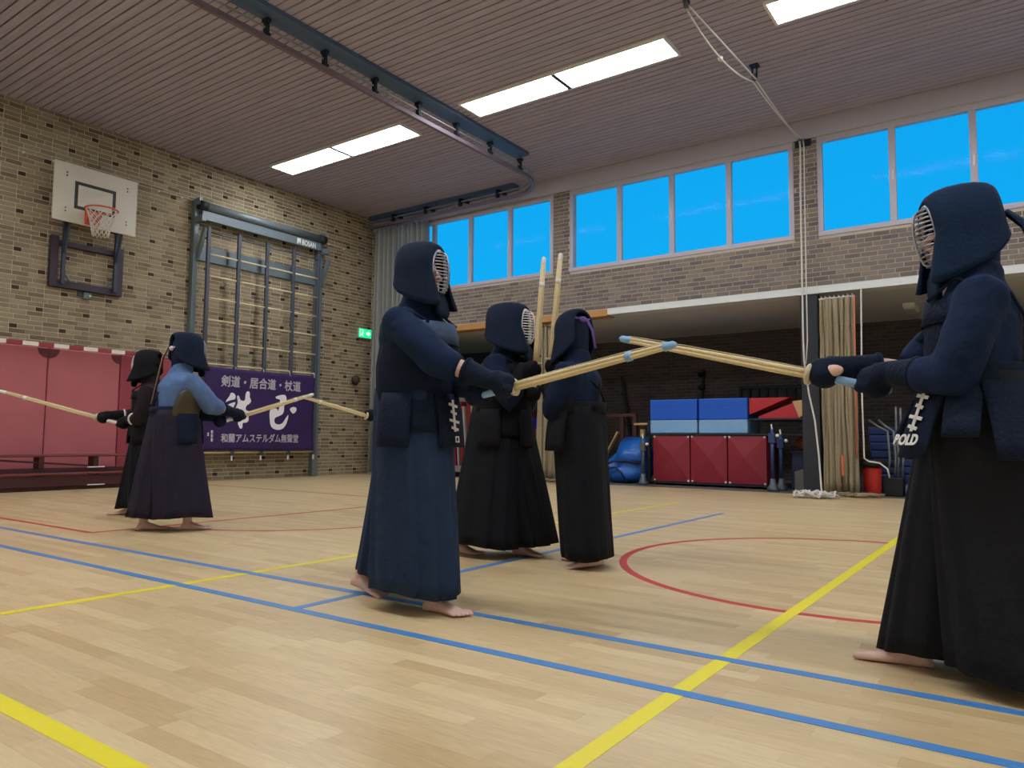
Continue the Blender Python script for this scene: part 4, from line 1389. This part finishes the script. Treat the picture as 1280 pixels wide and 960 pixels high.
    for s in (-1, 1):
        x_, z_ = along(1.1)
        x2_, z2_ = along(.55)
        cl.tube([(x_ - .06, s * .03, z_ + .01), (x_, s * .075, z_ + .0), (x_ + .085, s * .055, z_ - .07), (x2_ + .165, -s * .03, z2_)], [(.014, .02)] * 4, 8)
    ob('collar', cl, sp['gi'], e, smooth=True)
    # ---------------- pleated skirt-trousers
    b = MB()
    n = 112
    zw = pz + .07
    for sd, ky in ((-1, 'hemR'), (1, 'hemL')):
        cx_, cy_, ax_, by_, zh = sp[ky]
        rings = []
        for j in range(15):
            t_ = j / 14
            z_ = zw + (zh - zw) * t_
            c0 = px + (cx_ - px) * t_ ** 1.15
            c1 = sd * .025 + (cy_ - sd * .025) * t_
            a_ = .172 * ft + (ax_ - .172 * ft) * t_ ** .8
            b_ = .168 * ft + (by_ - .168 * ft) * t_ ** .8
            row = []
            for i_ in range(n):
                th_ = 2 * PI * i_ / n
                ph_ = (th_ * 11 / (2 * PI) + .3 * sd) % 1.0
                pl_ = (ph_ / .82 if ph_ < .82 else (1 - ph_) / .18) - .5
                am = (.02 + .10 * t_) * (1 if math.cos(th_) > -.75 else .5)
                wob = .012 * t_ * math.sin(3 * th_ + 5 * t_ + O[0])
                f_ = 1 + am * pl_ + wob
                cc, ss = math.cos(th_), math.sin(th_)
                row.append(V((c0 + a_ * f_ * math.copysign(abs(cc) ** .85, cc), c1 + b_ * f_ * math.copysign(abs(ss) ** .85, ss), z_ + .012 * t_ * math.sin(th_ * 2 + sd))))
            rings.append(row)
        b.loft(rings, False)
    ob('pleated_skirt', b, sp['hak'], e, smooth=True, solid=.005)
    # belt and back plate
    b = MB()
    rg = []
    for z_, g_ in ((zw - .035, .004), (zw - .03, .016), (zw + .02, .016), (zw + .028, .002)):
        rg.append(ring(px, z_, (.176 + g_) * ft, (.176 + g_) * ft, 28))
    b.loft(rg, False)
    ob('belt', b, sp['armor'], e, smooth=True, solid=.006)
    # ---------------- chest plate
    b = MB()
    rg = []
    for q, a_, b_, span in ((.02, .188, .192, 1.9), (.14, .196, .205, 1.95), (.4, .198, .212, 1.9), (.62, .196, .212, 1.75), (.74, .19, .20, 1.25), (.9, .18, .18, .95)):
        x_, z_ = along(q)
        a_ *= ft
        b_ *= ft
        rg.append([V((x_ - .005 + a_ * math.cos(-span + 2 * span * j / 20), b_ * math.sin(-span + 2 * span * j / 20), z_)) for j in range(21)])
    b.loft(rg, False, False)
    dpl = ob('chest_plate', b, sp.get('plate', sp['armor']), e, smooth=True, solid=.012)
    b = MB()
    rg = []
    for q, a_, b_, span in ((.67, .206, .218, 1.3), (.78, .2, .207, 1.0), (.92, .19, .185, .75)):
        x_, z_ = along(q)
        a_ *= ft
        b_ *= ft
        rg.append([V((x_ - .003 + a_ * math.cos(-span + 2 * span * j / 14), b_ * math.sin(-span + 2 * span * j / 14), z_)) for j in range(15)])
    b.loft(rg, False, False)
    ob('chest_trim', b, sp.get('crest', sp['armor']), dpl, smooth=True, solid=.006)
    # cords over the shoulders and across the back
    for s in (-1, 1):
        x0_, z0_ = along(.9)
        x1_, z1_ = along(1.0)
        x2_, z2_ = along(.55)
        x3_, z3_ = along(.15)
        ob('shoulder_cord', MB().tube([(x0_ + .165 * ft, s * .1, z0_), (x1_ + .05, s * .125, z1_ + .03), (x1_ - .1, s * .11, z1_ - .03), (x2_ - .165, s * .0, z2_), (x3_ - .16, -s * .09, z3_)], .007, 6), sp.get('cordm', sp['armor']), e, smooth=True)
    # ---------------- waist flaps
    for k, (ang, big) in enumerate(((-75, 1), (-38, 0), (0, 1), (38, 0), (75, 1))):
        a_ = math.radians(ang + sp.get('flaprot', 0))
        rr = (.2 if big else .188) * ft
        hw_, L_ = (.078 * ft, .25) if big else (.062 * ft, .18)
        nrm = V((math.cos(a_), math.sin(a_), 0))
        tn = V((-math.sin(a_), math.cos(a_), 0))
        rg = []
        for j in range(6):
            t_ = j / 5
            out = rr + .055 * t_ * sp.get('flare', .6) + .01 * math.sin(t_ * 3)
            c0 = V((px, 0, zw - .03 - L_ * t_)) + nrm * out
            rg.append([c0 + tn * hw_ * (u / 3) * (1 + .04 * t_) - nrm * .012 * (u / 3) ** 2 for u in range(-3, 4)])
        fl_ = ob('waist_flap', MB().loft(rg, False, False), sp['armor'], e, smooth=True, solid=.014)
        if ang == 0 and sp.get('tag'):
            T_ = sp['tag']
            c0 = V((px, 0, zw - .03)) + nrm * (rr + .012)
            dn = (V((px, 0, zw - .03 - L_)) + nrm * (rr + .055 * sp.get('flare', .6)) - V((px, 0, zw - .03)) - nrm * rr).normalized()
            outn = tn.cross(-dn).normalized()
            if outn.dot(nrm) < 0:
                outn = -outn
            me = text_mesh(T_ if T_.strip() else '□', .05 if T_.strip() else .035, .002, .001, 'CENTER')
            for v in me.vertices:
                v.co = c0 + outn * (.021 + v.co.z) + tn * v.co.x * .9 - dn * (v.co.y) + dn * (L_ - .02)
            link('lettering', me, M_leather, fl_)
            gb = MB()
            for zz, ww in ((.05, .03), (.085, .02), (.125, .034), (.16, .024)):
                q = c0 + dn * zz + outn * .013
                gb.bar(q - tn * ww, q + tn * ww + dn * .012, .012, .002, outn)
            qa, qb = c0 + dn * .03 + outn * .013, c0 + dn * .18 + outn * .013
            gb.bar(qa, qb, .014, .002, outn)
            ob('brush_mark', gb, M_leather, fl_)
    # ---------------- helmet
    hd = link('helmet', HOOD.mesh('helmet', True), sp['hood'], e)
    md = hd.modifiers.new('thickness', 'SOLIDIFY')
    md.thickness = .018
    md.offset = 1
    hd.location = (hx_, 0, hz)
    hd.rotation_euler = (0, math.radians(sp.get('pitch', 0)), math.radians(sp.get('yaw', 0)))
    hd.scale = h3
    gm = sp.get('grille', M_steel)
    for me in BARS:
        o = link('grille_bar', me, None, hd)
        if not me.materials:
            me.materials.append(gm)
        o.material_slots[0].link = 'OBJECT'
        o.material_slots[0].material = gm
    for nm, me, m in (('grille_spine', VBAR, gm), ('grille_rim', RIM, gm), ('throat_flap', THROAT, sp['hood'])):
        o = link(nm, me, None, hd)
        if not me.materials:
            me.materials.append(m)
        o.material_slots[0].link = 'OBJECT'
        o.material_slots[0].material = m
        if nm == 'throat_flap':
            md = o.modifiers.new('thickness', 'SOLIDIFY')
            md.thickness = .016
    ob('knot', MB().ell((-.132, 0, sp.get('knotz', .03)), (.022, .036, .022), 12, 8).tube([(-.12, .09, sp.get('knotz', .03) + .01), (-.136, 0, sp.get('knotz', .03)), (-.12, -.09, sp.get('knotz', .03) + .01)], .006, 6), sp.get('himo', sp['hood']), hd, smooth=True)
    for pts, m in sp.get('cords', []):
        ob('helmet_cord', MB().tube(pts, [(.02, .005) if sp.get('wide') else (.011, .004)] * len(pts), 6), m, hd, smooth=True)
    tw = MB()
    rgs = []
    for z_, r_ in ((.128, .03), (.115, .07), (.07, .1), (.0, .107), (-.07, .098), (-.13, .088), (-.17, .095)):
        rgs.append([V((hx_ - .012 - (hx_ - sx) * max(0, -z_) * 3 + r_ * 1.06 * q1 * math.cos(a), r_ * .86 * q1 * math.sin(a), hz + .012 + z_)) for a in [PI * .42 + PI * 1.16 * j / 14 for j in range(15)]])
    ob('head_towel', tw.loft(rgs, False, False), sp.get('towel', sp['hood']), e, smooth=True, solid=.008)
    # ---------------- padded gloves
    for sd, (S, el, wr, h_) in arms.items():
        fo = (wr - el).normalized()
        b = MB()
        n1 = (wr - h_)
        n1 = (n1 - dr * n1.dot(dr)).normalized()
        b.ell(h_ + n1 * .012, (.054, .053, .056), 16, 10, Matrix((n1, dr.cross(n1), dr)).transposed())
        b.ell(h_ + n1 * .03 + dr * .012, (.048, .052, .052), 14, 10, Matrix((n1, dr.cross(n1), dr)).transposed())
        b.tube([h_ + n1 * .05, wr, wr - fo * .05, wr - fo * .115], [.045, .043, .05, .058], 14)
        tv = dr.cross(n1) * (1 if sd < 0 else -1)
        b.tube([h_ + n1 * .035 + tv * .03, h_ + n1 * .02 + tv * .042 + dr * .035, h_ + tv * .03 + dr * .055], [.022, .022, .017], 10)
        g_ = link('glove', remesh(b, .0085, 3, 'glove'), sp.get('gl', sp['armor']), e)
        cf = wr - fo * .115
        nn = fo.orthogonal().normalized()
        rg = []
        for dd, r_ in ((-.0, .05), (.0, .061), (.012, .063), (.012, .05)):
            rg.append([cf + fo * (dd - .008) + nn * r_ * math.cos(2 * PI * j / 18) + fo.cross(nn) * r_ * math.sin(2 * PI * j / 18) for j in range(18)])
        ob('cuff_edge', MB().loft(rg, False), sp.get('cuff', sp.get('gl', sp['armor'])), g_, smooth=True)
        if sp.get('palm') and sd == -1:
            ob('palm_leather', MB().ell(h_ + n1 * .03 + V((-.035, .04, -.002)), (.036, .016, .022), 12, 8), M_skin, g_, smooth=True)
    # ---------------- sword
    mw = Matrix.Translation((O[0], O[1], 0)) @ Matrix.Rotation(math.radians(deg), 4, 'Z')
    sword(mw @ butt, mw @ (ts + dr * .80 * ks), sp['swlabel'], sp.get('swkind', 'white'))
    return e

navy = cloth('navy_cotton', (17, 34, 62))
navy2 = cloth('navy_cotton_deep', (14, 28, 52))
denim = cloth('faded_blue_cotton', (31, 47, 71))
black_h = cloth('black_cotton', (16, 18, 24))
char_h = cloth('charcoal_cotton', (25, 26, 31))
lblue = cloth('light_blue_cotton', (84, 108, 148))
plum = cloth('plum_black_cotton', (38, 32, 47))
brownb = cloth('brown_black_cotton', (30, 22, 26))
arm_d = cloth('armour_navy', (14, 25, 44), bscale=60)
arm_b = cloth('armour_black', (16, 15, 20), bscale=60)
hood_n = cloth('hood_navy', (16, 28, 48), bscale=90, bump=.2)
hood_n2 = cloth('hood_blue_black', (12, 34, 60), bscale=90, bump=.2)
crest_g = cloth('crest_grey', (62, 78, 100), bscale=60)
purple_c = mat('purple_cord', (96, 76, 140), .8)
tan_c = mat('tan_cord', (180, 160, 120), .8)
maroon_c = mat('maroon_cord', (80, 24, 34), .8)
gold_d = mat('brown_lacquer', (58, 50, 30), .4)

person('kendo fighter in navy jacket and faded blue pleated skirt at the centre, facing right', (2.66, 2.5), -90, dict(
    head=(.07, 1.575), sh=(.04, 1.375), pel=(.045, .96), guard=(.623, 0, 1.02), tip=(1.385, 0, 1.16),
    footR=(.165, -.05, 0, 0), footL=(-.43, .05, 0, .03), yaw=14,
    hemR=(.11, -.07, .235, .14, .085), hemL=(-.19, .1, .21, .13, .11),
    gi=navy, hak=denim, armor=arm_d, hood=hood_n, crest=crest_g, himo=hood_n, sleeve={-1: .42, 1: .5}, slr=.088, tag=' ', hs=(.84, .82, .95), vox=.005,
    swlabel='bamboo sword with pale blue tip held by the centre fighter, pointing right', swkind='blue'))
person('kendo fighter in navy jacket and long charcoal skirt at the right edge, facing left', (2.92, .12), 90, dict(
    head=(.065, 1.495), sh=(.03, 1.30), pel=(.03, .95), guard=(.57, 0, 1.044), tip=(1.366, 0, 1.239), pitch=9, yaw=20, fat=.8, hs=(.85, .85, .95),
    footR=(.2, -.1, 0, 0), footL=(-.35, .12, 0, .05),
    hemR=(.1, -.12, .265, .14, .05), hemL=(-.1, .06, .24, .13, .06),
    gi=navy, hak=char_h, armor=arm_d, hood=hood_n2, himo=hood_n, sleeve={-1: .05, 1: .6}, slr=.08, tag='BOLD', flare=1.8, flaprot=42, palm=True, wide=True, vox=.006,
    cords=[([(-.15, .07, .05), (-.19, .09, -.0), (-.2, .1, -.12), (-.21, .1, -.28), (-.23, .08, -.4)], hood_n2), ([(-.15, .05, .05), (-.2, .06, -.02), (-.215, .07, -.15), (-.23, .06, -.33)], hood_n2)],
    swlabel='bamboo sword with pale blue tip held by the right fighter, pointing left', swkind='blue'))
person('black-clad kendo fighter with a bright silver face grille behind the centre fighter, facing right', (4.12, 2.97), -90, dict(
    yaw=14, hs=1.06, vox=.006, head=(.03, 1.535), sh=(-.01, 1.33), pel=(-.04, .95), guard=(.265, -.03, 1.293), tip=(.325, -.03, 2.01), grille=M_steelw,
    footR=(-.38, -.09, 0, 0), footL=(.0, .1, 0, 0),
    hemR=(-.12, -.09, .27, .17, .08), hemL=(.06, .1, .27, .16, .09),
    gi=navy2, hak=black_h, armor=arm_b, hood=hood_n, slr=.088,
    swlabel='bamboo sword held upright in the background, the left one of the two'))
person('black-clad kendo fighter seen from the back in the background with purple helmet cords, facing left', (4.1, 2.42), 90, dict(
    fat=.9, hs=(.8, .8, .96), head=(.0, 1.45), sh=(-.02, 1.25), pel=(-.04, .93), guard=(.19, -.03, 1.32), tip=(.118, -.03, 2.03), pitch=6, yaw=-20,
    footR=(-.1, -.1, -10, 0), footL=(-.24, .03, 25, .03),
    hemR=(-.09, -.05, .145, .14, .07), hemL=(-.12, .05, .15, .13, .065),
    gi=navy2, hak=black_h, armor=arm_b, hood=hood_n, himo=purple_c, knotz=.1, slr=.09,
    cords=[([(-.14, -.03, .1), (-.175, -.05, .02), (-.185, -.06, -.1)], purple_c)],
    swlabel='bamboo sword held upright in the background, the right one of the two'))
person('kendo fighter in light blue jacket and plum skirt on the left, seen from the back', (3.5, 6.0), -15, dict(
    hs=(.95, .95, .94), head=(.065, 1.515), sh=(.02, 1.30), pel=(-.02, .94), guard=(.563, 0, .98), tip=(1.241, 0, 1.206),
    footR=(.05, -.05, -20, 0), footL=(-.25, .13, -8, 0),
    hemR=(.05, -.1, .235, .17, .115), hemL=(-.09, .11, .24, .17, .11),
    gi=lblue, hak=plum, armor=arm_d, hood=hood_n, slr=.09, crest=gold_d, plate=gold_d, himo=mat('pale_cord', (206, 190, 196), .8),
    cords=[([(-.15, .05, .04), (-.19, .07, -.05), (-.22, .09, -.25), (-.26, .1, -.48)], tan_c), ([(-.15, .03, .04), (-.185, .05, -.05), (-.22, .06, -.25), (-.25, .06, -.42)], maroon_c)],
    swlabel='bamboo sword crossing the purple banner, held by the light blue fighter'))
person('kendo fighter in black standing behind the light blue one, facing left', (3.95, 7.25), 132, dict(
    fat=.9, hs=(.9, .86, .94), head=(.045, 1.485), sh=(.0, 1.27), pel=(-.02, .93), guard=(.505, 0, .971), tip=(1.422, 0, 1.223), grille=M_steelw,
    footR=(.14, -.1, 0, 0), footL=(-.3, .1, 0, .03),
    hemR=(.08, -.1, .235, .16, .07), hemL=(-.1, .1, .24, .16, .08),
    gi=brownb, hak=black_h, armor=arm_b, hood=arm_b, slr=.085, cuff=M_leather,
    swlabel='bamboo sword pointing left in front of the red wall mats'))
person('kendo fighter in dark blue almost wholly hidden behind the centre fighter, facing left', (5.77, 5.392), 165, dict(
    head=(.05, 1.50), sh=(.0, 1.30), pel=(-.02, .94), guard=(.534, 0, 1.013), tip=(1.222, 0, 1.178),
    footR=(.12, -.1, 0, 0), footL=(-.3, .1, 0, .03),
    hemR=(.05, -.1, .2, .16, .07), hemL=(-.1, .1, .2, .16, .08),
    gi=navy2, hak=black_h, armor=arm_b, hood=hood_n, slr=.085,
    swlabel='bamboo sword coming from behind the centre fighter, pointing left to the banner'))
